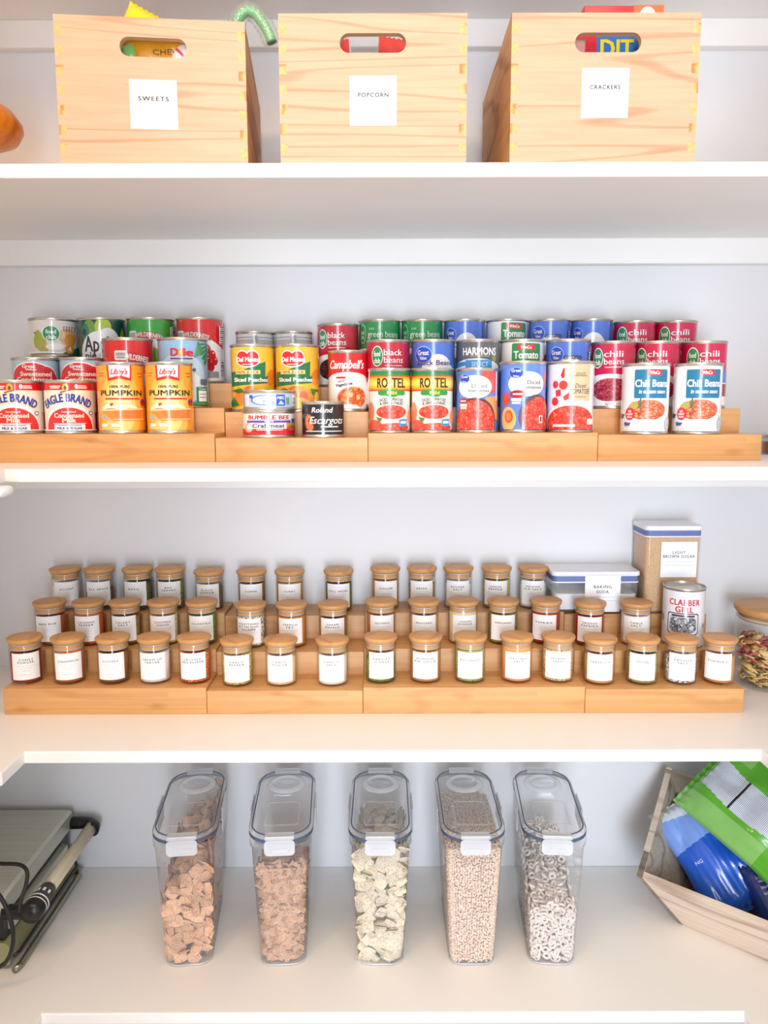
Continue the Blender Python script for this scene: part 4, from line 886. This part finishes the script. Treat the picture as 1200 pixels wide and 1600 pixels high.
# green curved candy in clear wrap leaning over the crate corner
ct = thing('wrapped_candy', 'curved green stick candy in clear wrap leaning out of the SWEETS crate', 'candy', (0, 0, 0))
pts = []
for px, v in ((366, 60), (372, 34), (384, 18), (398, 19), (410, 32), (420, 48), (427, 66)):
    pts.append((X(px, 1.20, Z(v, 1.20)), 1.20, Z(v, 1.20)))
def smooth_path(P, n=6):
    P = [Vector(p) for p in P]; out = []
    for i in range(len(P)-1):
        a, b, c, d = P[max(0, i-1)], P[i], P[i+1], P[min(len(P)-1, i+2)]
        for k in range(n):
            t = k/n; out.append(.5*((2*b)+(c-a)*t+(2*a-5*b+4*c-d)*t*t+(3*b-a-3*c+d)*t**3))
    return out+[P[-1]]
sp = smooth_path(pts)
MB().tube(sp[4:], .0075, 12).build('candy_stick', film('green_candy', (96, 176, 110)), ct)
MB().tube(sp, [.0125+.0012*math.sin(i*1.9) for i in range(len(sp))], 14).build('clear_wrap', clear('candy_wrap', (.98, 1, .98), .06, .12), ct)
# popcorn crate
pillow('snack_bag', .05, .10, .03, [F_redf, F_wht], lambda u, v: 1 if u > .9 else 0, (-.064, 1.125, ZTOP+.125), (R(84), R(-6), 0), 8, label='red popcorn bag at the near end of the POPCORN slot', group='bags in the crates')
pillow('snack_bag', .085, .105, .03, [F_wht, F_redf], lambda u, v: 1 if v-u*.5 > .15 or u < -.84 else 0, (.030, 1.135, ZTOP+.127), (R(84), R(8), 0), 9, label='white and red popcorn bag seen through the POPCORN slot', group='bags in the crates')
# crackers crate
cb = thing('cracker_box', 'red cracker box rising above the CRACKERS crate', 'box', (.349, 1.215, ZTOP+.034), R(0), 'boxes in the CRACKERS crate')
MB().box(-.0575, .0575, -.02, .02, 0, .216, 0, .001).build('carton', plain('red_carton', (206, 36, 40), .4, 0, .3), cb)
mb = MB(); mb.box(.014, .0577, -.0204, .0201, .10, .2163); mb.build('printed_panel', plain('orange_print', (214, 110, 60), .4), cb)
mb = MB(); mb.lathe([(0, 0), (.011, 0), (.011, .0004), (0, .0004)], 24, 0, 0, 0, False, Matrix.Translation((.034, -.0206, .203)) @ Matrix.Rotation(R(90), 4, 'X')); mb.build('printed_spot', F_wht, cb)
bb = thing('cracker_box', 'blue, yellow and red cracker box seen through the CRACKERS slot', 'box', (.312, 1.140, ZTOP+.0085), 0, 'boxes in the CRACKERS crate')
MB().box(-.047, .047, -.017, .017, 0, .168, 0, .001).build('carton', plain('blue_carton', (40, 120, 200), .4, 0, .3), bb)
MB().box(-.0471, -.020, -.0176, -.0168, .06, .1681).build('printed_panel', plain('red_print', (214, 30, 50), .4), bb)
me = print_mesh('lettering', [('T', 0.0, .5, .9, 'DIT', (246, 220, 40), {'b': .03, 'w': 1.0})], .044, .026, 0, None, False, rough=.4, coat=0, yclip=False)
l = link('lettering', me, bb); l.location = (.008, -.0175, .1385)
pillow('snack_bag', .045, .06, .022, [film('pink_bag_film', (220, 130, 190)), film('tan_film', (214, 160, 150))], lambda u, v: 1 if v > .25 else 0, (.2545, 1.118, ZTOP+.140), (R(86), 0, 0), 11, label='small pink bag behind the CRACKERS slot', group='bags in the crates', nu=24, nv=30)
# wooden bowl at the photo's edge
bx = X(-54, 1.24, Z(205, 1.24))
t = thing('wooden_bowl', 'orange-brown turned wooden bowl cut off at the edge beside the SWEETS crate', 'bowl', (bx, 1.24, ZTOP+.0003))
MB().lathe([(0, 0), (.038, 0), (.040, .006), (.026, .020), (.022, .045), (.034, .072), (.060, .080), (.076, .088), (.0835, .102), (.083, .110), (.072, .126), (.052, .139), (.03, .146), (0, .149)], 56).build('bowl_body', wood('orange_bowl_wood', (226, 140, 44), (176, 92, 20), 5, 'z', 30, .3), t)

# ------------------------------------------------------------------ clear boxes and the tall jar on the spice shelf
def popbox(loc, w, dp, h, label, lines, fillh, fmat, lw, lh, lz, lx):
    t = thing('storage_container', label, 'container', loc, 0, 'square pop-lid containers')
    def ring(s, z, r=.009): return [(p[0], p[1]+dp/2, z) for p in rrect(w*s, dp*s, r, 5)]
    MB().loft([ring(.94, 0), ring(.955, .003), ring(.97, h-.020), ring(.97, h-.0185)], cap1=False).build('clear_body', M_plastic, t)
    MB().loft([ring(.972, h-.0185), ring(.972, h-.0085)]).build('gasket', plain('slate_gasket', (98, 116, 172), .5), t)
    MB().loft([ring(.97, h-.0085), ring(1.0, h-.0075), ring(1.0, h-.001), ring(.985, h)]).build('lid', M_white, t)
    MB().loft([ring(.98, h-.0205), ring(.98, h-.0185)]).build('lower_rim', M_white, t)
    fr = [[(p[0], p[1]+dp/2, .003) for p in rrect(w*.92, dp*.9, .008, 5)], [(p[0], p[1]+dp/2, fillh+.001*math.sin(i)) for i, p in enumerate(rrect(w*.93, dp*.92, .008, 5))]]
    MB().loft(fr).build('contents', fmat, t)
    it = [('T', 0, y, .085, l, (52, 52, 58), {'sp': 1.15, 'b': .012, 'w': ww}) for l, y, ww in lines]
    it += [('R', 0, lines[-1][1]-.15, .7, .01, (200, 200, 206)), ('R', 0, lines[-1][1]-.25, .75, .014, (210, 210, 216))]
    l = link('paper_label', print_mesh('paper_label', it, lw, lh, 0, base=(250, 250, 252), curved=False, arc=1.0, rough=.6, coat=0), t)
    l.location = (lx, dp*.015-.0006, lz)
    return t
T3 = ZSPICE+H3-.002
zb = T3+.0024
bxc = (X(863, 1.384, zb+.07)+X(1001, 1.384, zb+.07))/2
popbox((bxc, 1.383, zb), .163, .080, .0745, 'low wide clear container labelled BAKING SODA with white lid', [('BAKING', .70, .50), ('SODA', .56, .34)], .032,
       spice_mat('baking_soda', (250, 250, 252), (240, 240, 244), 1500), .0655, .068, -.001, .012)
bxd = (X(1010, 1.384, zb+.15)+X(1098, 1.384, zb+.15))/2
popbox((bxd, 1.383, zb-.004), .106, .080, .163, 'tall clear container labelled LIGHT BROWN SUGAR with white lid', [('LIGHT', .70, .36), ('BROWN SUGAR', .59, .88)], .142,
       spice_mat('brown_sugar', (206, 164, 112), (182, 136, 86), 700, .6), .066, .066, .068, .010)
jx = X(1151, 1.355, ZSPICE+.07)+.062
t = thing('glass_jar', 'tall glass jar of veggie chips with bamboo lid cut off at the photo edge', 'jar', (jx, 1.361, ZSPICE+.0003))
MB().lathe([(0, 0), (.055, 0), (.059, .002), (.060, .006), (.060, .128), (.0588, .131)], 64).build('glass_body', M_glass, t)
l = MB().lathe([(0, .146), (.060, .146), (.0628, .1445), (.0635, .142), (.0630, .138), (.060, .1335), (.057, .1315), (.054, .1315), (.054, .120), (0, .120)], 64).build('bamboo_lid', M_lid, t)
MB().lathe([(.0542, .122), (.0578, .123), (.0578, .126), (.0542, .127)], 48).build('seal', M_seal, l)
CH = [spice_mat('chip_tan', (226, 200, 146), (204, 170, 110), 300), spice_mat('chip_yellow', (226, 200, 130), (204, 172, 100), 300), plain('chip_pink', (206, 110, 120), .6), plain('chip_brown', (188, 140, 96), .7)]
rr = random.Random(4); mb = MB()
for i in range(420):
    a = rr.uniform(0, 6.283); r = .052*math.sqrt(rr.uniform(.15, 1)); z = rr.uniform(.006, .094)
    if z > .070+.022*math.cos(a-2.6): continue
    low = z < .045
    L, W = (rr.uniform(.022, .034), rr.uniform(.0045, .007)) if low else (rr.uniform(.02, .03), rr.uniform(.010, .014))
    r = min(r, .0575-L*.42)
    M = Matrix.Translation((r*math.cos(a), r*math.sin(a), z)) @ Matrix.Rotation(a+1.57+rr.uniform(-.5, .5), 4, 'Z') @ Matrix.Rotation(rr.uniform(-.5, .5), 4, 'Y') @ Matrix.Rotation(rr.uniform(-.9, .9), 4, 'X')
    vs = []; n = 10
    for s in (-1, 1):
        for k in range(n):
            b = 2*math.pi*k/n; u, v2 = L/2*math.cos(b), W/2*math.sin(b); vs.append((u, v2, s*.0009+u*u*9-.0015))
    mb.add(vs, [tuple(reversed(range(n))), tuple(range(n, 2*n))]+[(k, (k+1) % n, n+(k+1) % n, n+k) for k in range(n)], rr.choice([0, 1, 1, 3] if low else [0, 0, 0, 2, 2, 3]), True, M)
o = mb.build('veggie_chips', CH); o.location = (jx, 1.361, ZSPICE+.0012); tag(o, 'heap of tan and pink veggie chips inside the tall glass jar', 'chips', kind='stuff')

# ------------------------------------------------------------------ cereal containers
CW, CD, CHT = .1065, .236, .243
def crings(z, wt, dt, r, cy): return [(p[0], p[1], z) for p in rrect(wt, dt, r, 7, 0, cy)]
def sect(h):
    """inside half-width and depth limits of the tapered body at height h"""
    k = h/.225
    return (.078+.020*k)/2, (.200+.018*k), .018-.009*k     # half width, depth, y of the front wall
def cbody():
    mb = MB(); rs = []
    for z, ins in ((0, .006), (.0015, .002), (.005, 0), (.06, 0), (.12, 0), (.18, 0), (.215, 0)):
        hw, d, y0 = sect(z); rs.append(crings(z, 2*(hw-ins), d-2*ins, .022, y0+d/2))
    hw, d, y0 = sect(.215)
    rs.append(crings(.217, 2*hw+.006, d+.006, .026, y0+d/2)); rs.append(crings(.227, 2*hw+.007, d+.007, .026, y0+d/2))
    mb.loft(rs, cap1=False); return mb.mesh('clear_body', M_plastic)
BODY = cbody()
def clid():
    mb = MB(); c = CD/2
    mb.loft([crings(.229, CW-.006, CD-.006, .040, c), crings(.2305, CW, CD, .043, c), crings(.2400, CW, CD, .043, c), crings(.2425, CW-.004, CD-.004, .041, c), crings(.2425, CW-.016, CD-.016, .036, c), crings(.2385, CW-.020, CD-.020, .034, c)], cap0=False)
    # flip panel line and inner step
    mb.loft([crings(.2386, .060, .080, .008, .080), crings(.2405, .058, .078, .008, .080), crings(.2405, .054, .074, .006, .080), crings(.2390, .052, .072, .006, .080)], cap0=False, cap1=False)
    return mb.mesh('lid', M_lidplastic)
LIDM = clid()
def ringmesh(z, w_, d_, r_, t, m, name):
    mb = MB(); c = CD/2; a = crings(z, w_, d_, r_, c); mb.tube(a, t, 8, closed=True); return mb.mesh(name, m)
G1 = ringmesh(.2425, CW-.010, CD-.010, .039, .0011, M_gasket, 'gasket')
mb = MB(); c = CD/2
mb.loft([crings(.2312, CW+.0006, CD+.0006, .043, c), crings(.2372, CW+.0006, CD+.0006, .043, c)], cap0=False, cap1=False); G2 = mb.mesh('gasket_band', M_gasket)
mb = MB(); mb.lathe([(.0345, .2388), (.0335, .2412), (.0300, .2420), (.0262, .2440), (.0245, .2436), (.0240, .2404), (.0225, .2398)], 48); CAPM = mb.mesh('pour_cap', clear('cap_plastic', (.98, .99, 1.0), .06, .5, (.94, .96, 1.0), rough=.08))
def latchmesh():
    mb = MB()
    mb.loft([[(p[0], -.0035-.0012*q, p[1]) for p in rrect(.050-.001*q, .027-.001*q, .007, 5, 0, .2255)] for q in (0, 1)])
    mb.box(-.024, .024, -.004, .012, .2385, .2445, 0, .001)
    mb.loft([[(p[0], -.0048-.0006*q, p[1]) for p in rrect(.030-.002*q, .007, .003, 4, 0, .2205)] for q in (0, 1)])
    mb.box(-.022, .022, -.0056, -.0046, .2325, .2335)
    return mb.mesh('latch', M_latch)
LATM = latchmesh()
def sidelatch():
    mb = MB(); mb.box(-.0012, .0012, -.03, .03, .198, .242, 0, .001); return mb.mesh('latch', M_latch)
SLM = sidelatch()
hw_, d_, y0_ = sect(.002); BASE_HL = MB().tube(crings(.0022, 2*hw_-.003, d_-.003, .021, y0_+d_/2), .0013, 6, closed=True).mesh('base_highlight', M_latch)  # milky tube added as the bright highlight along the body's bottom edge
def placed(mb, kind, M, rr, mi=0):
    if kind == 'square':
        s = .0108; g = 4; vs = []; n = g+1
        for side in (1, -1):
            for j in range(n):
                for i in range(n):
                    u, v = -1+2*i/g, -1+2*j/g; e = (1-u**8)*(1-v**8)
                    vs.append((u*s*(1-.13*v*v), v*s*(1-.13*u*u), side*(.0008+.0022*e)+.0005*math.sin(3*u+2*v)))
        fs = []
        for j in range(g):
            for i in range(g):
                q = (j*n+i, j*n+i+1, (j+1)*n+i+1, (j+1)*n+i); fs += [q, tuple(k+n*n for k in q[::-1])]
        mb.add(vs, fs, mi, True, M)
    elif kind == 'flake':
        n = 7; vs = [(0, 0, .0006)]; k0 = rr.uniform(0, 6)
        for i in range(n):
            a = 2*math.pi*i/n; r = .0072*(1+.25*math.sin(3*a+k0)); vs.append((r*math.cos(a), r*math.sin(a)*.85, .0024*math.cos(2*a)+.0012*math.sin(a+k0)))
        mb.add(vs, [(0, 1+i, 1+(i+1) % n) for i in range(n)], mi, True, M)
    elif kind == 'ring':
        R1, r1 = .0050, .0023; n, m = 10, 6; vs = [((R1+r1*math.cos(2*math.pi*j/m))*math.cos(2*math.pi*i/n), (R1+r1*math.cos(2*math.pi*j/m))*math.sin(2*math.pi*i/n), r1*math.sin(2*math.pi*j/m)) for i in range(n) for j in range(m)]
        mb.add(vs, [(i*m+j, ((i+1) % n)*m+j, ((i+1) % n)*m+(j+1) % m, i*m+(j+1) % m) for i in range(n) for j in range(m)], mi, True, M)
    elif kind == 'grain':
        a, b = .0030, .0017; vs = [(-a, 0, 0), (a, 0, 0)]+[(x, b*math.cos(2*math.pi*k/5), b*math.sin(2*math.pi*k/5)) for x in (-a*.5, a*.5) for k in range(5)]
        fs = [(0, 2+(k+1) % 5, 2+k) for k in range(5)]+[(2+k, 2+(k+1) % 5, 7+(k+1) % 5, 7+k) for k in range(5)]+[(1, 7+k, 7+(k+1) % 5) for k in range(5)]
        mb.add(vs, fs, mi, True, M)
def cereal(kind, step, surf, mats, seed, pad, shell=None):
    """pile of pieces inside the tapered body; surf(u, w) gives the heap height, u across, w front to back"""
    rr = random.Random(seed); mb = MB()
    z = pad*.8
    while z < .222:
        hw, d, y0 = sect(z); hw -= pad; ya = y0+pad; yb = y0+d-pad
        nx = max(1, int(2*hw/step)); ny = int((yb-ya)/step)
        for i in range(nx+1):
            for j in range(ny+1):
                u = -1+2*i/nx; w_ = j/ny; x = u*hw+rr.uniform(-.3, .3)*step; y = ya+(yb-ya)*w_+rr.uniform(-.3, .3)*step
                x = max(-hw, min(hw, x)); y = max(ya, min(yb, y)); zz = z+rr.uniform(-.35, .35)*step
                if zz > surf(u, w_) or zz < pad*.6: continue
                if shell and not (j < shell or j > ny-1 or i < shell or i > nx-shell or zz > surf(u, w_)-shell*step*1.3): continue
                # rounded vertical corners of the body
                cxr = hw-.016; cyr = ya+.016
                if abs(x) > cxr and y < cyr:
                    dx, dy = abs(x)-cxr, cyr-y; q = math.hypot(dx, dy)
                    if q > .016: x = math.copysign(cxr+dx*.016/q, x); y = cyr-dy*.016/q
                cyr = yb-.016
                if abs(x) > cxr and y > cyr:
                    dx, dy = abs(x)-cxr, y-cyr; q = math.hypot(dx, dy)
                    if q > .016: x = math.copysign(cxr+dx*.016/q, x); y = cyr+dy*.016/q
                E = Matrix.Rotation(rr.uniform(0, 6.28), 4, 'Z') @ Matrix.Rotation(rr.gauss(0, .8), 4, 'X') @ Matrix.Rotation(rr.uniform(0, 6.28), 4, 'Z')
                if j == 0: E = Matrix.Rotation(rr.gauss(0, .35), 4, 'Z') @ Matrix.Rotation(R(90)+rr.gauss(0, .45), 4, 'X') @ Matrix.Rotation(rr.uniform(0, 6.28), 4, 'Z')
                elif i in (0, nx): E = Matrix.Rotation(R(90)+rr.gauss(0, .35), 4, 'Y') @ Matrix.Rotation(rr.uniform(0, 6.28), 4, 'Z')
                placed(mb, kind, Matrix.Translation((x, y, zz+.003)) @ E, rr, rr.randrange(len(mats)))
        z += step*.8
    if shell:   # solid heart of the heap, out of sight under the outer pieces
        rs = []
        for q in range(7):
            zq = .006+.19*q/6; hw, d, y0 = sect(zq)
            rs.append([(p[0], p[1], min(zq, surf(p[0]/hw, (p[1]-y0)/d)-.006)) for p in rrect(2*hw-.014, d-.014, .016, 5, 0, y0+d/2)])
        mb.loft(rs, 0)
    return mb.mesh('cereal', mats)
def pm(n, c, k=18):
    out = []
    for s, dv in (('', 0), ('_toasted', -k), ('_pale', 8)):
        a = tuple(max(0, min(255, v+dv)) for v in c); b = tuple(max(0, int(v*.80-6)) for v in a)
        out.append(ramp_mat(n+s, 'ShaderNodeTexVoronoi', [(0, a), (.5, a), (.9, b)], .8, texset={'Scale': 420}, bump=.5))
    return out
def container(xf, rot, label, mesh, clabel):
    y0 = 1.163
    t = thing('cereal_container', label, 'container', (xf, y0, ZLOW+.0003), rot, 'cereal containers on the bottom shelf')
    link('clear_body', BODY, t); link('base_highlight', BASE_HL, t); l = link('lid', LIDM, t); link('gasket', G1, l); link('gasket_band', G2, l)
    c = link('pour_cap', CAPM, l); c.location = (0, CD-.052, 0)
    a = link('latch', LATM, l); b = link('latch', LATM, l); b.rotation_euler = (0, 0, math.pi); b.location = (0, CD, 0)
    for s in (-1, 1):
        q = link('latch', SLM, l); q.location = (s*(CW/2+.002), CD/2, 0)
    o = link('cereal', mesh, None, (xf, y0, ZLOW+.0013), rot); tag(o, clabel, 'cereal', kind='stuff')
    return t
m1 = pm('brown_square_cereal', (232, 184, 146)); m2 = pm('brown_flake_cereal', (208, 164, 130), 26); m3 = pm('pale_square_cereal', (228, 214, 186), 10); m4 = pm('rice_cereal', (246, 220, 198), 10); m5 = pm('oat_ring_cereal', (238, 226, 216), 8)
container(X(284, 1.17, ZLOW+.24), R(6.0), 'cereal container of brown woven squares, beside the black appliance',
          cereal('square', .0165, lambda u, w_: .115+.075*(u+1)/2+.035*w_, m1, 1, .0075), 'toasted brown square cereal pieces in the container nearest the black appliance')
container(X(436, 1.17, ZLOW+.24), R(3.6), 'cereal container of dark brown flakes between brown and pale squares',
          cereal('flake', .0112, lambda u, w_: .185-.09*w_, m2, 2, .0060, 2), 'dark brown flake cereal in its clear container')
container(X(592.6, 1.17, ZLOW+.24), 0, 'cereal container of pale cream squares, in the middle of five',
          cereal('square', .0160, lambda u, w_: .205-.03*w_, m3, 3, .0075), 'pale cream square cereal in the middle container')
container(X(741, 1.17, ZLOW+.24), 0, 'cereal container full of puffed rice',
          cereal('grain', .0042, lambda u, w_: .208-.01*w_, m4, 4, .0030, 2), 'puffed rice cereal filling its clear container')
container(X(868, 1.17, ZLOW+.24), R(-4.2), 'cereal container half full of oat rings, nearest the wooden bin',
          cereal('ring', .0100, lambda u, w_: .110+.040*w_-.02*abs(u), m5, 5, .0062), 'pale oat ring cereal in the container nearest the wooden bin')

# ------------------------------------------------------------------ contact grill on the bottom shelf
zg = ZLOW; gx = -.622
t = thing('contact_grill', 'brushed grey contact grill with wooden bar handle and black frame', 'kitchen appliance', (gx, 1.30, zg+.0003))
M_steel = ramp_mat('brushed_steel', 'ShaderNodeTexNoise', [(0.3, (186, 188, 172)), (0.7, (204, 206, 190))], .35, scale=(3, 160, 160), texset={'Scale': 2.0}); M_steel.node_tree.nodes['Principled BSDF'].inputs['Metallic'].default_value = .45
M_steeld = plain('dark_olive_metal', (156, 158, 118), .38, .4)
ya, yb = -.130, .142
def sw(prof, y0, y1, mat, name, par, inset=0):   # extrude an XZ outline along Y
    return MB().loft([[(p[0], y0, p[1]) for p in prof], [(p[0], y1, p[1]) for p in prof]], smooth=False).build(name, mat, par)
top = sw([(-.30, .104), (-.036, .104), (-.022, .100), (-.006, .100), (-.002, .106), (-.002, .134), (-.008, .138), (-.030, .138), (-.30, .138)], ya, yb, M_steel, 'lid_shell', t)
sw([(-.30, .052), (-.012, .052), (-.012, .104), (-.30, .104)], ya+.006, yb-.004, M_black, 'plate_housing', t)
sw([(-.014, .062), (-.002, .066), (-.002, .082), (-.014, .086)], ya+.02, yb-.03, M_steel, 'front_strip', t)
sw([(-.30, .012), (-.004, .012), (-.002, .018), (-.002, .046), (-.010, .052), (-.30, .052)], ya, yb-.004, M_steeld, 'base', t)
MB().tube([(.006, ya-.004, .006), (.010, ya+.010, .006), (.010, yb-.012, .006), (.004, yb, .006), (-.02, yb+.004, .006)], .0055, 10).build('base_rail', plain('polished_rail', (150, 150, 132), .2, .9), t)
MB().tube([(.006, ya-.002, .030), (.010, ya+.01, .030), (.010, yb-.02, .030), (.002, yb-.006, .030)], .003, 8).build('base_rail', M_black, t)
hz = .108; hx = .040
MB().tube([(hx, ya+.060, hz), (hx, yb-.012, hz)], .0118, 20).build('handle', wood('handle_wood', (214, 204, 178), (190, 176, 146), 3, 'y', 20, .35), t)
MB().tube([(-.01, yb-.004, hz+.004), (.018, yb-.002, hz+.004), (.034, yb-.003, hz+.003), (.043, yb-.010, hz), (.044, yb-.022, hz-.002)], [.012, .012, .012, .0135, .0135], 14).build('handle_arm', M_black, t)
k = MB().tube([(hx, ya-.008, hz), (hx, ya+.000, hz), (hx, ya+.028, hz), (hx, ya+.034, hz), (hx, ya+.045, hz), (hx, ya+.062, hz)], [.016, .0185, .0185, .0150, .0150, .0128], 20).build('dial', M_black, t)
MB().tube([(hx, ya+.020, hz), (hx, ya+.023, hz)], .0187, 24).build('dial_ring', F_wht, k)
MB().tube([(hx, ya+.012, hz), (hx, ya+.014, hz)], .0187, 24).build('dial_ring', F_wht, k)
for a in (20, 55, 90, 125):
    MB().box(-.0022, .0022, -.004, .004, .0149, .0153, mtx=Matrix.Translation((hx, ya+.040, hz)) @ Matrix.Rotation(R(a-75), 4, 'Y')).build('dial_mark', F_wht, k)
MB().tube([(-.01, ya+.006, hz-.004), (.02, ya+.006, hz-.004), (hx, ya+.004, hz)], .012, 12).build('handle_arm', M_black, t)
def pxp(px, v, y): return (X(px, y, Z(v, y))-gx, y-1.30, Z(v, y)-zg)
c1 = smooth_path([pxp(-40, 1346, 1.19), pxp(0, 1348, 1.19), pxp(30, 1350, 1.18), pxp(41, 1362, 1.17), pxp(38, 1385, 1.16), pxp(31, 1405, 1.15), pxp(28, 1425, 1.14)])
MB().tube(c1, .0032, 10).build('cord', M_rubber, t)
c2 = smooth_path([pxp(-45, 1370, 1.12), pxp(-15, 1385, 1.11), pxp(6, 1412, 1.105), pxp(18, 1450, 1.105), pxp(17, 1480, 1.105), pxp(4, 1505, 1.11), pxp(-30, 1520, 1.11)])
MB().tube(c2, .0034, 10).build('cord', M_rubber, t)

# ------------------------------------------------------------------ slanted wooden bin with snack bags
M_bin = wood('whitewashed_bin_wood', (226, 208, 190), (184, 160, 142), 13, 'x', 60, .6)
M_binin = wood('weathered_shaded_bin_inside', (176, 162, 146), (132, 116, 102), 15, 'x', 60, .7)  # inside grey mixes weathering with shade put into the colour
bt = thing('wooden_bin', 'whitewashed slant-sided wooden bin holding green and blue snack bags', 'bin', (.532, 1.290, ZLOW+.0003), R(-41))
BW, BD = .34, .125      # base size along the front and front to back
hf, hb = .098, .226    # height of front rim and back rim
sl = .62               # outward lean of front and side boards
tk = .011
A0, A1 = (0, 0), (BW, BD)
def brd(name, quad, nrm, mat, par=bt):
    """board from an outer quad (4 points) thickened inwards by nrm"""
    q = [Vector(p) for p in quad]; n = Vector(nrm)
    return MB().loft([[tuple(p) for p in q], [tuple(p+n) for p in q]], smooth=False).build(name, mat, par)
fo, bo = hf*sl, .03
LBk = (-.030, BD+.0, hb)         # back-left top corner
brd('front_panel', [(0, 0, 0), (BW, 0, 0), (BW+.05, -fo, hf), (-.055, -fo, hf)], (0, tk, tk*.6), M_bin)
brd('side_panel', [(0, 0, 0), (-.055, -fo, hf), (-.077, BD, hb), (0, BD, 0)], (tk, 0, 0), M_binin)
brd('side_panel', [(BW, 0, 0), (BW+.05, -fo, hf), (BW+.05, BD, hb), (BW, BD, 0)], (-tk, 0, 0), M_bin)
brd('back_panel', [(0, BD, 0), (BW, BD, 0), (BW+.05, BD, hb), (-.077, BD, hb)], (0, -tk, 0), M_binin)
MB().loft([[(-.055, -fo, hf), (-.055+tk, -fo, hf), (-.055+tk, -fo+.004, hf+.002), (-.055, -fo+.004, hf+.002)], [(-.077, BD, hb), (-.077+tk, BD, hb), (-.077+tk, BD, hb+.003), (-.077, BD, hb+.003)]], smooth=False).build('rim', M_bin, bt)
brd('bottom_panel', [(0.002, .004, .001), (BW-.002, .004, .001), (BW-.002, BD-.002, .001), (.002, BD-.002, .001)], (0, 0, tk), M_bin)

F_g1, F_g2, F_g3 = film('green_bag_film', (84, 166, 30)), film('light_green_bag_film', (128, 186, 96)), film('dark_green_bag_film', (60, 140, 24))
F_b1, F_b2, F_b3 = film('blue_bag_film', (36, 96, 206)), film('pale_blue_bag_film', (130, 166, 240)), film('silver_bag_film', (214, 222, 234))
M_nut = ramp_mat('nutrition_panel', 'ShaderNodeTexWave', [(0.0, (120, 124, 140)), (0.30, (140, 144, 158)), (0.5, (222, 226, 238)), (1.0, (228, 232, 242))], .35, texset={'Scale': 130.0, 'bands_direction': 'Y', 'Distortion': 2.0, 'Detail': 2.0, 'Detail Scale': 60.0})
def greg(u, v):
    if -.46 < u+.07*math.sin(v*4) < .16 and -.12 < v < .90: return 2 if not (abs(v-.52) < .016) else 3
    if -.86 < u < -.66 and -.62 < v < -.50: return 4
    if (u > .3 and v > .62) or (u < -.62 and v > .0): return 1
    return 0
def facing(yax, n):
    n = Vector(n).normalized(); y = Vector(yax); y = (y-n*y.dot(n)).normalized(); x = y.cross(n)
    return Matrix((x, y, n)).transposed().to_euler()
def at(px, v, y): return (X(px, y, Z(v, y)), y, Z(v, y))
def breg(u, v):
    if v > .30+.1*u: return 1 if v < .70-.1*u else 2
    if u > .70 and v < .2: return 2
    return 0
pillow('snack_bag', .158, .205, .055, [F_b1, F_b2, F_b3], breg, at(1122, 1330, 1.316), facing((-.42, .45, .78), (-.25, -.75, .6)), 23, .006, 90, 110,
       label='bright blue snack bag with pale blue top leaning in the bin', group='snack bags in the wooden bin', prints=[(-.050, -.004, .006, .014, 'NG', F_wht, 0)])
pillow('snack_bag', .20, .31, .075, [F_g1, F_g2, M_nut, M_black, F_b1], greg, at(1228, 1296, 1.232), facing((-.6, .35, .6), (-.3, -.7, .65)), 21, .006, 100, 150,
       label='bright green snack bag with white nutrition panel lying on top in the bin', group='snack bags in the wooden bin',
       prints=[(.012, -.062, .010, .016, 'NG', F_wht, -35), (.052, -.082, .016, .085, 'MULTI', F_wht, 40)])
pillow('snack_bag', .10, .12, .04, [film('navy_bag_film', (24, 44, 110))], None, at(1220, 1404, 1.226), facing((-.2, .45, .75), (-.25, -.75, .6)), 25, .004,
       label='dark navy snack bag at the near end of the bin', group='snack bags in the wooden bin', prints=[(-.015, .03-.010*i, .0035, .032, 'GLUTEN FREE', F_wht, 0) for i in range(3)])
